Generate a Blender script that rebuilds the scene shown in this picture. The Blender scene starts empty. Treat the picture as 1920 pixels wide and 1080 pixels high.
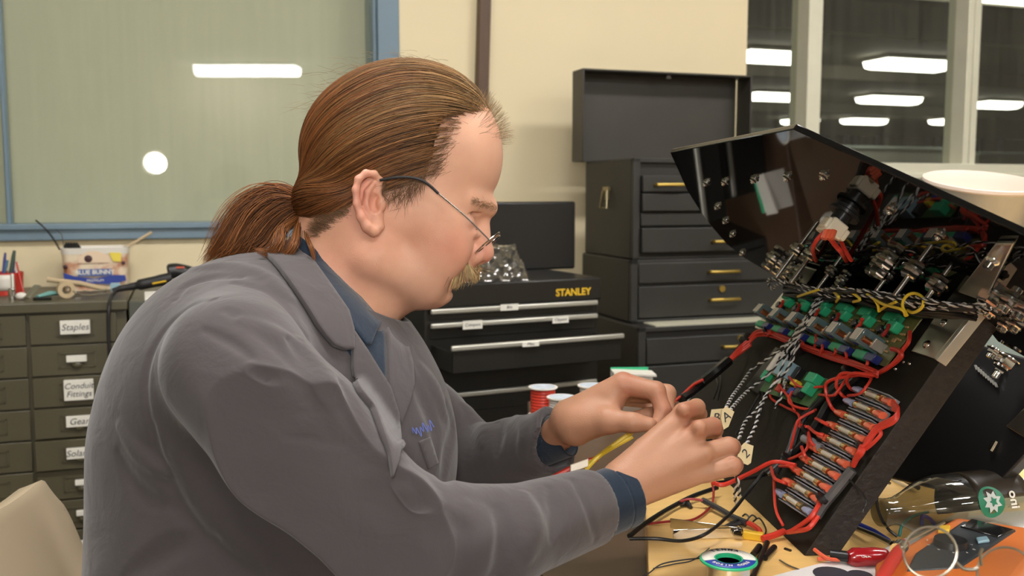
import bpy, bmesh, math, random
import numpy as np
from mathutils import Vector, Matrix
from mathutils.geometry import delaunay_2d_cdt
random.seed(7); np.random.seed(7)
SC = bpy.context.scene
COL = SC.collection
# ------------------------------------------------------------ camera
PITCH = math.radians(5.7); FPX = 1800.0
CAM = np.array([0.0, 0.0, 1.12])
RX = np.array([1.0, 0, 0]); FW = np.array([0, math.cos(PITCH), -math.sin(PITCH)]); UP = np.array([0, math.sin(PITCH), math.cos(PITCH)])
cd = bpy.data.cameras.new('camera'); cam = bpy.data.objects.new('camera', cd); COL.objects.link(cam)
cam.location = CAM; cam.rotation_euler = (math.pi/2 - PITCH, 0, 0)
cd.sensor_width = 36; cd.lens = 36*FPX/1920; cd.clip_start = .02; cd.clip_end = 80
cd.dof.use_dof = True; cd.dof.focus_distance = 0.97; cd.dof.aperture_fstop = 9.0
SC.camera = cam
# ------------------------------------------------------------ world, exposure
w = bpy.data.worlds.new('world'); SC.world = w; w.use_nodes = True
w.node_tree.nodes['Background'].inputs[0].default_value = (.9, .85, .75, 1)
w.node_tree.nodes['Background'].inputs[1].default_value = .02
SC.view_settings.view_transform = 'Standard'; SC.view_settings.look = 'None'
SC.view_settings.gamma = 1; SC.view_settings.use_curve_mapping = False
SC.view_settings.exposure = 0.05
LAMP_E = 35.5        # ceiling tubes, this room
FAR_E = 6.0          # ceiling tubes, room beyond the windows
WORK_W = 23.0        # work lamp behind the camera (watts)

def ray(x, y): return RX*(x-960)/FPX + UP*(540-y)/FPX + FW
def W(x, y, d): return CAM + ray(x, y)*d
def onz(x, y, z):
    r = ray(x, y); return CAM + r*(z-CAM[2])/r[2]
def plane(a, b, c):
    n = np.cross(b-a, c-a); n = n/np.linalg.norm(n)
    if np.dot(n, CAM-a) < 0: n = -n
    return a, n
def hit(pl, x, y):
    a, n = pl; r = ray(x, y); return CAM + r*np.dot(a-CAM, n)/np.dot(r, n)
def dep(q): return float(np.dot(q-CAM, FW))
def unit(v): v = np.asarray(v, float); return v/np.linalg.norm(v)
def A3(*v): return np.array(v, float)

# ------------------------------------------------------------ materials
def principled(name):
    m = bpy.data.materials.new(name); m.use_nodes = True
    return m, m.node_tree, m.node_tree.nodes['Principled BSDF']
def mat(name, col, rough=.5, metal=0., var=0., vscale=8., bump=0., bscale=60., coat=0., sss=0., spec=None, stretch=None, trans=0., alpha=1.):
    """procedural material: colour mottled by noise (var), fine bump"""
    m, nt, b = principled(name); N = nt.nodes; L = nt.links
    b.inputs['Roughness'].default_value = rough; b.inputs['Metallic'].default_value = metal
    b.inputs['Base Color'].default_value = (*col, 1)
    if spec is not None: b.inputs['Specular IOR Level'].default_value = spec
    if coat: b.inputs['Coat Weight'].default_value = coat; b.inputs['Coat Roughness'].default_value = .05
    if trans: b.inputs['Transmission Weight'].default_value = trans; b.inputs['IOR'].default_value = 1.45
    if alpha < 1: b.inputs['Alpha'].default_value = alpha
    if sss:
        b.inputs['Subsurface Weight'].default_value = sss; b.inputs['Subsurface Radius'].default_value = (.012, .004, .002)
        b.inputs['Subsurface Scale'].default_value = .35
    tc = N.new('ShaderNodeTexCoord'); src = tc.outputs['Object']
    if stretch:
        mp = N.new('ShaderNodeMapping'); mp.inputs['Scale'].default_value = stretch; L.new(src, mp.inputs[0]); src = mp.outputs[0]
    if var:
        n = N.new('ShaderNodeTexNoise'); n.inputs['Scale'].default_value = vscale; n.inputs['Detail'].default_value = 5; L.new(src, n.inputs['Vector'])
        r = N.new('ShaderNodeMixRGB'); r.inputs[1].default_value = (*[c*(1-var) for c in col], 1); r.inputs[2].default_value = (*[min(1, c*(1+var)) for c in col], 1)
        L.new(n.outputs['Fac'], r.inputs[0]); L.new(r.outputs[0], b.inputs['Base Color'])
    if bump:
        n = N.new('ShaderNodeTexNoise'); n.inputs['Scale'].default_value = bscale; n.inputs['Detail'].default_value = 4; L.new(src, n.inputs['Vector'])
        bp = N.new('ShaderNodeBump'); bp.inputs['Strength'].default_value = bump; bp.inputs['Distance'].default_value = .004
        L.new(n.outputs['Fac'], bp.inputs['Height']); L.new(bp.outputs[0], b.inputs['Normal'])
    return m
def emit(name, col, s):
    m, nt, b = principled(name); b.inputs['Base Color'].default_value = (.8, .8, .8, 1)
    b.inputs['Emission Color'].default_value = (*col, 1); b.inputs['Emission Strength'].default_value = s
    return m
def glass(name, tint=(1, 1, 1), refl=1.0, dust=0., rough=.0):
    """thin pane: clear transmission plus fresnel gloss, optional dusty film"""
    m = bpy.data.materials.new(name); m.use_nodes = True; nt = m.node_tree; N = nt.nodes; L = nt.links
    N.clear(); out = N.new('ShaderNodeOutputMaterial')
    t = N.new('ShaderNodeBsdfTransparent'); t.inputs[0].default_value = (*tint, 1)
    g = N.new('ShaderNodeBsdfGlossy'); g.inputs['Roughness'].default_value = rough
    f = N.new('ShaderNodeFresnel'); f.inputs[0].default_value = 1.5
    k = N.new('ShaderNodeMath'); k.operation = 'MULTIPLY'; k.inputs[1].default_value = refl; L.new(f.outputs[0], k.inputs[0])
    gm = N.new('ShaderNodeNewGeometry'); iv = N.new('ShaderNodeMath'); iv.operation = 'SUBTRACT'; iv.inputs[0].default_value = 1; L.new(gm.outputs['Backfacing'], iv.inputs[1])
    k2 = N.new('ShaderNodeMath'); k2.operation = 'MULTIPLY'; L.new(k.outputs[0], k2.inputs[0]); L.new(iv.outputs[0], k2.inputs[1]); k2.use_clamp = True   # one reflection per pane, from its front face
    mx = N.new('ShaderNodeMixShader'); L.new(k2.outputs[0], mx.inputs[0]); L.new(t.outputs[0], mx.inputs[1]); L.new(g.outputs[0], mx.inputs[2])
    last = mx
    if dust:
        d = N.new('ShaderNodeBsdfDiffuse'); d.inputs[0].default_value = (.75, .72, .62, 1)
        tc = N.new('ShaderNodeTexCoord'); mp = N.new('ShaderNodeMapping'); mp.inputs['Scale'].default_value = (30, 30, 1.2)
        n = N.new('ShaderNodeTexNoise'); n.inputs['Scale'].default_value = 1.3; n.inputs['Detail'].default_value = 6
        L.new(tc.outputs['Object'], mp.inputs[0]); L.new(mp.outputs[0], n.inputs['Vector'])
        q = N.new('ShaderNodeMath'); q.operation = 'MULTIPLY'; q.inputs[1].default_value = dust; L.new(n.outputs['Fac'], q.inputs[0])
        m2 = N.new('ShaderNodeMixShader'); L.new(q.outputs[0], m2.inputs[0]); L.new(mx.outputs[0], m2.inputs[1]); L.new(d.outputs[0], m2.inputs[2]); last = m2
    L.new(last.outputs[0], out.inputs[0]); return m

# ------------------------------------------------------------ geometry
class Fr:
    """a local frame: origin and three axes"""
    def __init__(s, o, x, y, z): s.o = np.asarray(o, float); s.m = np.array([x, y, z], float)
    def __call__(s, *p): return s.o + np.asarray(p, float) @ s.m
WORLD = Fr((0, 0, 0), (1, 0, 0), (0, 1, 0), (0, 0, 1))
def frame_from(o, z, x=None):
    z = unit(z)
    if x is None: x = (1, 0, 0) if abs(z[0]) < .8 else (0, 1, 0)
    x = np.asarray(x, float); x = unit(x - np.dot(x, z)*z); return Fr(o, x, np.cross(z, x), z)
class MB:
    def __init__(s): s.v = []; s.f = []; s.mi = []
    def add(s, vs, fs, mi=0):
        k = len(s.v); s.v += [tuple(map(float, q)) for q in vs]; s.f += [tuple(i+k for i in f) for f in fs]; s.mi += [mi]*len(fs); return s
    def box(s, lo, hi, fr=WORLD, mi=0):
        vs = [fr(x, y, z) for x in (lo[0], hi[0]) for y in (lo[1], hi[1]) for z in (lo[2], hi[2])]
        return s.add(vs, [(0, 1, 3, 2), (4, 6, 7, 5), (0, 4, 5, 1), (2, 3, 7, 6), (0, 2, 6, 4), (1, 5, 7, 3)], mi)
    def hexa(s, b, t, mi=0):
        n = len(b); vs = list(b)+list(t)
        return s.add(vs, [tuple(range(n))[::-1], tuple(range(n, 2*n))] + [(i, (i+1) % n, n+(i+1) % n, n+i) for i in range(n)], mi)
    def prism(s, poly, off, mi=0):
        off = np.asarray(off, float); return s.hexa([np.asarray(p, float) for p in poly], [np.asarray(p, float)+off for p in poly], mi)
    def tube(s, pts, r, n=8, mi=0, cap=True, flat=1.0):
        P = np.array(pts, float); m = len(P); rr = r if hasattr(r, '__len__') else [r]*m
        T = np.gradient(P, axis=0) if m > 2 else np.array([P[1]-P[0]]*2)
        T /= np.maximum(np.linalg.norm(T, axis=1), 1e-9)[:, None]
        a = A3(0, 0, 1) if abs(T[0][2]) < .9 else A3(1, 0, 0); u = unit(np.cross(T[0], a)); vs = []
        for i in range(m):
            u = u - np.dot(u, T[i])*T[i]; u = unit(u); v = np.cross(T[i], u)
            for k in range(n):
                th = 2*math.pi*k/n; vs.append(P[i] + rr[i]*(math.cos(th)*u + flat*math.sin(th)*v))
        fs = [(i*n+k, i*n+(k+1) % n, (i+1)*n+(k+1) % n, (i+1)*n+k) for i in range(m-1) for k in range(n)]
        if cap: fs += [tuple(range(n))[::-1], tuple((m-1)*n+k for k in range(n))]
        return s.add(vs, fs, mi)
    def cyl(s, a, b, r, r2=None, n=20, mi=0): return s.tube([a, b], [r, r if r2 is None else r2], n, mi)
    def lathe(s, fr, prof, n=28, mi=0, arc=None):
        vs = []; m = len(prof)
        for (r, z) in prof:
            for k in range(n):
                th = 2*math.pi*k/n; vs.append(fr(r*math.cos(th), r*math.sin(th), z))
        fs = [(i*n+k, i*n+(k+1) % n, (i+1)*n+(k+1) % n, (i+1)*n+k) for i in range(m-1) for k in range(n)]
        if prof[0][0] > 1e-6: fs.append(tuple(range(n))[::-1]) if prof[0] != prof[-1] else None
        if prof[-1][0] > 1e-6 and prof[0] != prof[-1]: fs.append(tuple((m-1)*n+k for k in range(n)))
        return s.add(vs, fs, mi)
    def ball(s, c, r, n=14, mi=0, fr=None):
        c = np.asarray(c, float); r = A3(*r) if hasattr(r, '__len__') else A3(r, r, r); h = n//2; vs = []
        g = (fr.m if fr else np.eye(3))
        for i in range(h+1):
            ph = math.pi*i/h
            for k in range(n):
                th = 2*math.pi*k/n; q = A3(math.sin(ph)*math.cos(th), math.sin(ph)*math.sin(th), math.cos(ph))*r
                vs.append(c + q @ g)
        fs = [(i*n+k, (i+1)*n+k, (i+1)*n+(k+1) % n, i*n+(k+1) % n) for i in range(h) for k in range(n)]
        return s.add(vs, fs, mi)
    def text(s, st, size, fr, ext=.0004, mi=0, align='CENTER', shear=0., bold=0.):
        c = bpy.data.curves.new('t', 'FONT'); c.body = st; c.size = size; c.extrude = ext; c.align_x = align; c.align_y = 'CENTER'; c.shear = shear; c.offset = bold*size; c.resolution_u = 3
        o = bpy.data.objects.new('t', c); COL.objects.link(o); dg = bpy.context.evaluated_depsgraph_get()
        me = bpy.data.meshes.new_from_object(o.evaluated_get(dg))
        s.add([fr(*v.co) for v in me.vertices], [tuple(p.vertices) for p in me.polygons], mi)
        bpy.data.objects.remove(o); bpy.data.meshes.remove(me); bpy.data.curves.remove(c); return s
    def build(s, name, mats, parent=None, smooth=None, bev=0., seg=2, subd=0, solid=0., label=None):
        me = bpy.data.meshes.new(name); me.from_pydata(s.v, [], s.f)
        for m in (mats if isinstance(mats, (list, tuple)) else [mats]): me.materials.append(m)
        me.polygons.foreach_set('material_index', s.mi)
        bm = bmesh.new(); bm.from_mesh(me)
        bmesh.ops.recalc_face_normals(bm, faces=bm.faces); bm.to_mesh(me); bm.free()
        return link(name, me, parent, smooth, bev, seg, subd, solid, label)
def link(name, me, parent=None, smooth=None, bev=0., seg=2, subd=0, solid=0., label=None):
    o = bpy.data.objects.new(name, me); COL.objects.link(o)
    if smooth is None: smooth = True
    if smooth and len(me.polygons):
        me.polygons.foreach_set('use_smooth', [True]*len(me.polygons))
        try: me.set_sharp_from_angle(angle=math.radians(40))
        except Exception: pass
    if solid:
        m = o.modifiers.new('s', 'SOLIDIFY'); m.thickness = solid; m.offset = -1
    if bev:
        m = o.modifiers.new('b', 'BEVEL'); m.width = bev; m.segments = seg; m.limit_method = 'ANGLE'; m.angle_limit = math.radians(40); m.harden_normals = False
    if subd:
        m = o.modifiers.new('u', 'SUBSURF'); m.levels = subd; m.render_levels = subd
    if parent is not None:
        o.parent = parent
        if parent.type == 'EMPTY': o.matrix_parent_inverse = Matrix.Translation(-parent.location)
    if label: o['label'] = label
    return o
def thing(name, label, cat, loc, group=None):
    o = bpy.data.objects.new(name, None); COL.objects.link(o); o.location = tuple(map(float, loc)); o.empty_display_size = .05
    o['label'] = label; o['category'] = cat
    if group: o['group'] = group
    return o
def tag(o, label, cat, group=None):
    o['label'] = label; o['category'] = cat
    if group: o['group'] = group
    return o
def struct(o): o['kind'] = 'structure'; return o
def smooth_path(pts, n=8):
    """Catmull-Rom through the points"""
    P = np.array(pts, float)
    if len(P) < 3: return P
    Q = np.vstack([2*P[0]-P[1], P, 2*P[-1]-P[-2]]); out = []
    for i in range(1, len(Q)-2):
        for k in range(n):
            t = k/n; a, b, c, d = Q[i-1], Q[i], Q[i+1], Q[i+2]
            out.append(.5*((2*b)+(-a+c)*t+(2*a-5*b+4*c-d)*t*t+(-a+3*b-3*c+d)*t**3))
    out.append(P[-1]); return np.array(out)
# ------------------------------------------------------------ shared materials
M = {}
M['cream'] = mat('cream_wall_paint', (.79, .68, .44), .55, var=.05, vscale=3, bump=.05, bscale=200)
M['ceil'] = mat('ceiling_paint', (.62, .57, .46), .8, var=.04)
M['floor'] = mat('floor_tile', (.13, .115, .09), .35, var=.15, vscale=5)
M['blue'] = mat('blue_frame_paint', (.17, .25, .31), .38, var=.08, vscale=12, bump=.05)
M['white_frame'] = mat('aged_white_frame', (.72, .70, .55), .45, var=.1, vscale=14)
M['palewall'] = mat('pale_blue_wall', (.42, .50, .45), .6, var=.06)
M['board'] = mat('grey_board', (.60, .58, .49), .7, var=.07, vscale=3, stretch=(6, 6, .6))
M['steel_green'] = mat('olive_grey_steel', (.085, .074, .042), .4, var=.12, vscale=10, bump=.04)
M['steel_grey'] = mat('grey_steel', (.085, .088, .07), .4, var=.1, vscale=10)
M['black_steel'] = mat('black_steel', (.014, .013, .011), .34, var=.2, vscale=20, bump=.03)
M['dark_gap'] = mat('dark_gap', (.006, .006, .005), .8)
M['chest'] = mat('worn_black_enamel', (.024, .023, .020), .46, var=.3, vscale=9, bump=.08, bscale=300)
M['chestdark'] = mat('chest_side_enamel', (.018, .016, .013), .5, var=.35, vscale=7)
M['brass'] = mat('brass', (.62, .45, .12), .32, 1., var=.15, vscale=30)
M['alu'] = mat('brushed_aluminium', (.62, .61, .54), .38, .75, var=.05, vscale=20)
M['steel'] = mat('bright_steel', (.72, .71, .68), .16, 1., var=.08, vscale=40)
M['bracket'] = mat('bracket_steel', (.55, .53, .48), .3, 1., var=.15, vscale=60, bump=.05)
M['card'] = mat('white_card', (.80, .77, .68), .7, var=.06, vscale=40)
M['ink'] = mat('dark_ink', (.03, .03, .04), .7)
M['wood_dark'] = mat('brown_wood_post', (.10, .055, .03), .5, var=.3, vscale=10, stretch=(8, 8, 1))
M['white_pl'] = mat('white_plastic', (.78, .74, .66), .4, var=.03)
M['cream_pl'] = mat('cream_plastic', (.80, .72, .55), .35, var=.03)
M['black_pl'] = mat('black_plastic', (.012, .012, .012), .35)
M['black_rub'] = mat('black_rubber', (.014, .013, .013), .5)
M['red_pl'] = mat('red_plastic', (.55, .045, .03), .35, var=.06)
M['yellow_pl'] = mat('yellow_plastic', (.80, .50, .03), .4)
M['green_pl'] = mat('green_plastic', (.03, .42, .20), .4, var=.05)
M['orange_pl'] = mat('orange_plastic', (.78, .20, .035), .4, var=.05)
M['bluep'] = mat('blue_print', (.02, .05, .30), .4)
M['tape'] = mat('masking_tape', (.52, .40, .24), .7, var=.1, vscale=40)
M['teal'] = mat('teal_plastic', (.16, .36, .33), .4, var=.1)

# ------------------------------------------------------------ wall frame: u along, v out of the wall into the room, z up
YAW = math.radians(18.8)
WO = A3(0, 3.01, 0); EU = A3(math.cos(YAW), math.sin(YAW), 0); EV = A3(math.sin(YAW), -math.cos(YAW), 0); EZ = A3(0, 0, 1)
WF = Fr(WO, EU, EV, EZ)
def wpl(v): return (WO + EV*v, EV)
def uz(x, y, v=0.):
    q = hit(wpl(v), x, y) - WO; return float(np.dot(q, EU)), float(q[2])
def wb(x0, y0, x1, y1, v0, v1, vref=None):
    """box corners in wall frame from two pixels read on the plane v=vref (default its front v1)"""
    vr = v1 if vref is None else vref
    a = uz(x0, y0, vr); b = uz(x1, y1, vr)
    return (min(a[0], b[0]), v0, min(a[1], b[1])), (max(a[0], b[0]), v1, max(a[1], b[1]))
H = 2.8
# room shell
u_win = uz(1399, 150)[0]; u_l0 = uz(-260, 100)[0]; u_l1 = uz(747, 100)[0]
z_sill = uz(1700, 322)[1]; z_fr = uz(200, 449)[1]; u_r = 4.0; u_left = -3.4
# the four cut pieces of the back wall
b = MB()
b.box((u_l1, -.16, 0), (u_win, 0, H), WF); b.box((u_left, -.16, 0), (u_l1, 0, z_fr), WF)
b.box((u_left, -.16, 2.3), (u_l1, 0, H), WF)
struct(b.build('wall_back', M['cream'], smooth=False))
b = MB(); b.box((u_win, -.16, 0), (u_r, 0, z_sill), WF); struct(b.build('wall_back.001', M['palewall'], smooth=False))
b = MB(); b.box((u_win, -.16, 2.35), (u_r, 0, H), WF); struct(b.build('wall_back.002', M['cream'], smooth=False))
RC = (-3.4, 4.0, -7.6)
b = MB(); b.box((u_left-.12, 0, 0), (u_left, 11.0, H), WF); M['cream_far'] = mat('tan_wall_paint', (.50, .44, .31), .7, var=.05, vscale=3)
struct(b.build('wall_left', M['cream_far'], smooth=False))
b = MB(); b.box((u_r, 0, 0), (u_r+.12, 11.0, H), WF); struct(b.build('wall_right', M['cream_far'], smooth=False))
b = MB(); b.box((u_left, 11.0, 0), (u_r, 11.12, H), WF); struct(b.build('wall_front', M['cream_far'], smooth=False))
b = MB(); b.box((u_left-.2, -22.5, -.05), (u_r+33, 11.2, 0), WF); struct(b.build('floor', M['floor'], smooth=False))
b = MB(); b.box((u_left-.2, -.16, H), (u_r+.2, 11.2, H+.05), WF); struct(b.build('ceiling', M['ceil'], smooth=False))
# left window: blue frame, glass pane over a grey board
zb = uz(200, 421)[1]; ujb = uz(706, 60)[0]
b = MB(); b.box((u_left, -.12, z_fr), (u_l1, .018, zb), WF); b.box((u_left, -.12, zb-.012), (ujb, .03, zb+.004), WF)
b.box((ujb, -.12, zb), (u_l1, .018, 2.3), WF); b.box((u_left, -.12, 2.3-.06), (ujb, .018, 2.3), WF)
b.box((ujb-.012, -.12, zb), (ujb, .004, 2.24), WF)
ulj = uz(7, 200)[0]; b.box((ulj-.012, -.075, zb), (ulj, -.03, 2.24), WF)
wf = struct(b.build('window_1', M['blue'], bev=.003)); 
b = MB(); b.box((u_left, -.052, zb), (ujb, -.048, 2.3-.06), WF); struct(b.build('glass_pane', glass('left_pane', (.93, .95, .9), 1.3, dust=.10), wf, smooth=False))
b = MB(); b.box((u_left, -.15, zb-.05), (ujb+.05, -.12, 2.3), WF); struct(b.build('backing_board', M['board'], wf, smooth=False))
# right windows
ztop = 2.35; b = MB()
def vbar(x0, x1, v0=-.1, v1=.0, y=120): 
    a, c = uz(x0, y, v1)[0], uz(x1, y, v1)[0]; b.box((a, v0, z_sill), (c, v1, ztop), WF)
vbar(1515, 1541, -.09, .012); vbar(1813, 1824, -.09, .012); vbar(1825, 1837, -.09, .006)
z1 = uz(1700, 306)[1]; b.box((u_win, -.1, z_sill-.03), (u_r, .02, z1), WF); 
zz = uz(1800, 336)[1]; b.box((u_win, -.1, zz), (u_r, .03, zz+.02), WF); b.box((u_win, -.1, ztop-.05), (u_r, .012, ztop), WF)
b.box((uz(2150, 100)[0], -.09, z_sill), (uz(2175, 100)[0], .012, ztop), WF)
w2 = struct(b.build('window_2', M['white_frame'], bev=.003))
b = MB(); b.box((u_win, -.055, z1), (u_r, -.05, ztop-.05), WF); struct(b.build('glass_pane', glass('right_pane', (.9, .92, .88), 1.0, dust=.06), w2, smooth=False))
b = MB()
for x in (1808,): a, c = uz(x, 120, -.04)[0], uz(x+4, 120, -.04)[0]; b.box((a, -.06, z1), (c, -.03, ztop-.05), WF)
struct(b.build('window_gasket', M['dark_gap'], w2))
# ------------------------------------------------------------ room beyond the windows
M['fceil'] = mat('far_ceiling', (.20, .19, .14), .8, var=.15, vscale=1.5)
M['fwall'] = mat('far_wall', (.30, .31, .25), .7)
M['fblue'] = mat('far_blue_door', (.03, .07, .14), .5)
FU0, FU1, FV = -.3, 36., -21.5
b = MB(); b.box((FU0-3, FV, H+.02), (FU1, -.17, H+.07), WF); struct(b.build('ceiling.001', M['fceil'], smooth=False))
b = MB(); b.box((FU0-3.1, FV, 0), (FU0-3, -.2, H), WF); struct(b.build('wall_far_left', M['fwall'], smooth=False))
b = MB(); b.box((FU1, FV, 0), (FU1+.1, -.2, H), WF); struct(b.build('wall_far_right', M['fwall'], smooth=False))
b = MB(); b.box((FU0-3, FV-.1, 0), (FU1, FV, H), WF); struct(b.build('wall_far', M['fwall'], smooth=False))
# dark bays in the far wall, framed in blue
k = 0
M['bay'] = mat('dark_bay_glass', (.02, .028, .03), .12, coat=.4)
for (xa, xb) in ((1475, 1512), (1545, 1590), (1600, 1650), (1655, 1745), (1752, 1812), (1838, 1880)):
    lo, hi = wb(xa, 228, xb, 292, FV, FV+.12)
    k += 1; b = MB(); b.box(lo, hi, WF, 0); c = struct(b.build('door_%d' % k, M['fblue'], smooth=False))
    g = .22; b = MB(); b.box((lo[0]+g, FV+.12, lo[2]+.1), (hi[0]-g, FV+.14, hi[2]-g*.6), WF); struct(b.build('door_pane', M['bay'], c, smooth=False))
# far benches: long grey worktops with cupboards
for i, (xa, xb, y, v) in enumerate(((1545, 1812, 272, -12.), (1838, 1990, 285, -11.), (1402, 1512, 240, -13.))):
    lo, hi = wb(xa, y, xb, 330, v-.7, v); lo = (lo[0], lo[1], 0)
    t = thing('lab_bench', ['long grey bench seen through the middle pane of the far room', 'pale bench seen through the rightmost pane of the far room', 'grey bench seen through the narrow left pane of the far room'][i], 'bench', WF((lo[0]+hi[0])/2, v-.35, 0))
    b = MB(); b.box(lo, (hi[0], hi[1]-.03, hi[2]-.05), WF); b.build('cupboard', M['fwall'], t, bev=.01)
    b = MB(); b.box((lo[0]-.03, lo[1], hi[2]-.05), (hi[0]+.03, hi[1]+.03, hi[2]), WF); b.build('worktop', M['palewall'], t, bev=.01)
# conduit across the far ceiling and beams
b = MB(); b.cyl(hit(wpl(-2.2), 1380, 49), hit(wpl(-2.2), 1990, 94), .009); tag(b.build('conduit', M['fwall']), 'thin pale conduit running across behind the right window panes', 'conduit')
for i, v in enumerate((-3.6, -8.3, -13.)):
    b = MB(); b.box((FU0-3, v-.1, H-.16), (FU1, v+.1, H+.03), WF); struct(b.build('trim_%d' % (i+1), M['fceil'], smooth=False))
# fluorescent fixtures
M['tube'] = emit('tube_diffuser', (1., .98, .97), LAMP_E)
M['ftube'] = emit('far_tube_diffuser', (1., .96, .86), FAR_E)
M['fixt'] = mat('fixture_enamel', (.8, .78, .7), .4)
def fixture(c, ln, wd, mt, label, group, z=H, name='ceiling_light', ax=EU, hh=1.):
    ay = np.cross(A3(0, 0, 1), ax)
    fr = Fr(A3(c[0], c[1], z), ax, ay, EZ); t = thing(name, label, 'ceiling light', (c[0], c[1], z-.1), group)
    b = MB(); b.box((-ln/2, -wd/2, -.035), (ln/2, wd/2, 0), fr); b.build('housing', M['fixt'], t, bev=.005)
    b = MB(); w = wd/2-.01; prof = [(-w, -.035), (-w*.85, -.035-.04*hh), (-w*.4, -.035-.057*hh), (w*.4, -.035-.057*hh), (w*.85, -.035-.04*hh), (w, -.035)]
    b.prism([fr(-ln/2+.01, y, z_) for y, z_ in prof], fr.m[0]*(ln-.02)); b.build('diffuser', mt, t)
FAR = 'fluorescent lights on the far room ceiling'
for i, (x, y, wpx) in enumerate(((1440, 106, 125), (1455, 181, 120), (1702, 121, 150), (1667, 187, 115), (1868, 196, 82), (1735, -12, 210), (1905, -4, 200), (1500, 228, 62), (1620, 227, 80), (1780, 228, 66))):
    q = onz(x, y, H-.07); d = dep(q)
    fixture(q, wpx/FPX*d, .5, M['ftube'], ['tube light cut by the wall edge, upper one in the narrow pane', 'tube light, lower one in the narrow left pane', 'larger middle tube light in the wide pane', 'smaller tube light below the larger one in the wide pane', 'tube light in the rightmost pane', 'tube light cut by the top edge of the photo in the wide pane', 'tube light cut by the top corner in the rightmost pane', 'faint distant tube light low in the narrow pane', 'faint distant tube light low in the wide pane, left of two', 'faint distant tube light low in the wide pane, right of two'][i], FAR, H-.0, hh=1.9)
# this room's fixtures: the first is the one mirrored in the left pane
Hp = hit(wpl(-.05), 465, 130); dd = ray(465, 130); rr = dd - 2*np.dot(dd, EV)*EV
q0 = Hp + rr*((H-.07-Hp[2])/rr[2])
axm = RX-2*np.dot(RX, EV)*EV
fixture(q0, 1.35, .40, M['tube'], 'ceiling light behind the camera, mirrored in the left window pane', 'fluorescent lights of this room', ax=axm, hh=2.2)
for i, (u, v) in enumerate(((-.9, 1.9), (1.3, 1.9), (-.9, 4.4), (1.3, 4.4), (3.0, 7.0))):
    q = WF(u, v, 0); fixture(q, 1.25, .28, M['tube'], ['ceiling light above the man', 'ceiling light above the right end of the bench', 'ceiling light behind the camera to the left', 'ceiling light behind the camera to the right', 'ceiling light at the back of the room'][i], 'fluorescent lights of this room')
# work lamp behind the camera, mirrored as a bright disc in the left pane
lp = A3(-.06, -.75, 1.36); Hl = hit(wpl(-.05), 290, 305); dl = ray(290, 305); rl = dl-2*np.dot(dl, EV)*EV
lp = Hl + rl*3.1
t = thing('work_lamp', 'round work lamp on a stand behind the camera, mirrored in the left pane', 'lamp', (lp[0], lp[1], 0))
aim = unit(A3(.1, 1.1, 1.0)-lp); fr = frame_from(lp, aim)
b = MB(); b.lathe(fr, [(.02, -.09), (.035, -.08), (.075, 0), (.078, 0), (.038, -.085), (.02, -.095)]); b.build('lamp_shade', M['alu'], t)
b = MB(); b.lathe(fr, [(0, -.055), (.03, -.05), (.058, -.028), (.03, -.02), (0, -.018)]); b.build('bulb', emit('bulb_glow', (1, .92, .82), 30), t)
b = MB(); b.cyl(lp-aim*.09, A3(lp[0], lp[1]-.1, .02), .01); b.cyl((lp[0], lp[1]-.1, 0), (lp[0], lp[1]-.1, .02), .14); b.build('stand', M['black_steel'], t)
ld = bpy.data.lights.new('work_lamp_light', 'SPOT'); ld.energy = WORK_W; ld.spot_size = math.radians(110); ld.spot_blend = .6; ld.shadow_soft_size = .06; ld.color = (1, .96, .93)
lo_ = bpy.data.objects.new('work_lamp_light', ld); COL.objects.link(lo_); lo_.location = lp + aim*.02; lo_.rotation_euler = Vector(aim).to_track_quat('-Z', 'Y').to_euler(); lo_.parent = t; lo_.matrix_parent_inverse = Matrix.Translation(-t.location)
# brown post against the wall
fr = WF; a0 = uz(917, -200, .04); a1 = uz(900, 190, .04); b = MB()
wv = .018; b.prism([WF(a0[0]-wv, .0, a0[1]), WF(a0[0]+wv, .0, a0[1]), WF(a1[0]+wv, .0, a1[1]-.35), WF(a1[0]-wv, .0, a1[1]-.35)], EV*.035)
tag(b.build('wood_strip', M['wood_dark'], bev=.003), 'dark brown wooden strip leaning against the cream wall', 'wood strip')
# ------------------------------------------------------------ grey small-parts cabinet (left)
def cabinet(name, label, x0, x1, vf, vb, cols, rows, ytop, labels, mt):
    """cabinet front on plane v=vf; cols: pixel x of column edges at the row-1 height; rows: list of drawer-gap pixel ys (read at x=140)"""
    pass
VF = .42     # front plane of the cabinets, measured out of the wall
ztopc = uz(120, 566, VF)[1]; uc0 = u_left+.05; uc1 = uz(236, 580, VF)[0]
t = thing('parts_cabinet', 'olive grey steel small-parts drawer cabinet with handwritten card labels', 'cabinet', WF((uc0+uc1)/2, .2, 0))
b = MB(); b.box((uc0, .02, 0), (uc1, VF-.012, ztopc-.02), WF); b.build('body', M['steel_green'], t, bev=.002)
b = MB(); b.box((uc0-.01, .01, ztopc-.024), (uc1+.004, VF+.006, ztopc), WF); b.build('top', M['steel_green'], t, bev=.003)
rz = [uz(140, y, VF)[1] for y in (586, 645, 703, 762, 820, 878)]; pitch = (rz[0]-rz[-1])/5
colu = [uz(x, 620, VF)[0] for x in (52, 222)]; cw = colu[1]-colu[0]
LAB = {(1, 0): ('Staples', 50, 25), (1, 1): ('', 34, 12), (1, 2): ('Conduit\nFittings', 50, 38), (1, 3): ('Gears', 50, 20), (1, 4): ('Solar B', 46, 20)}
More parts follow.
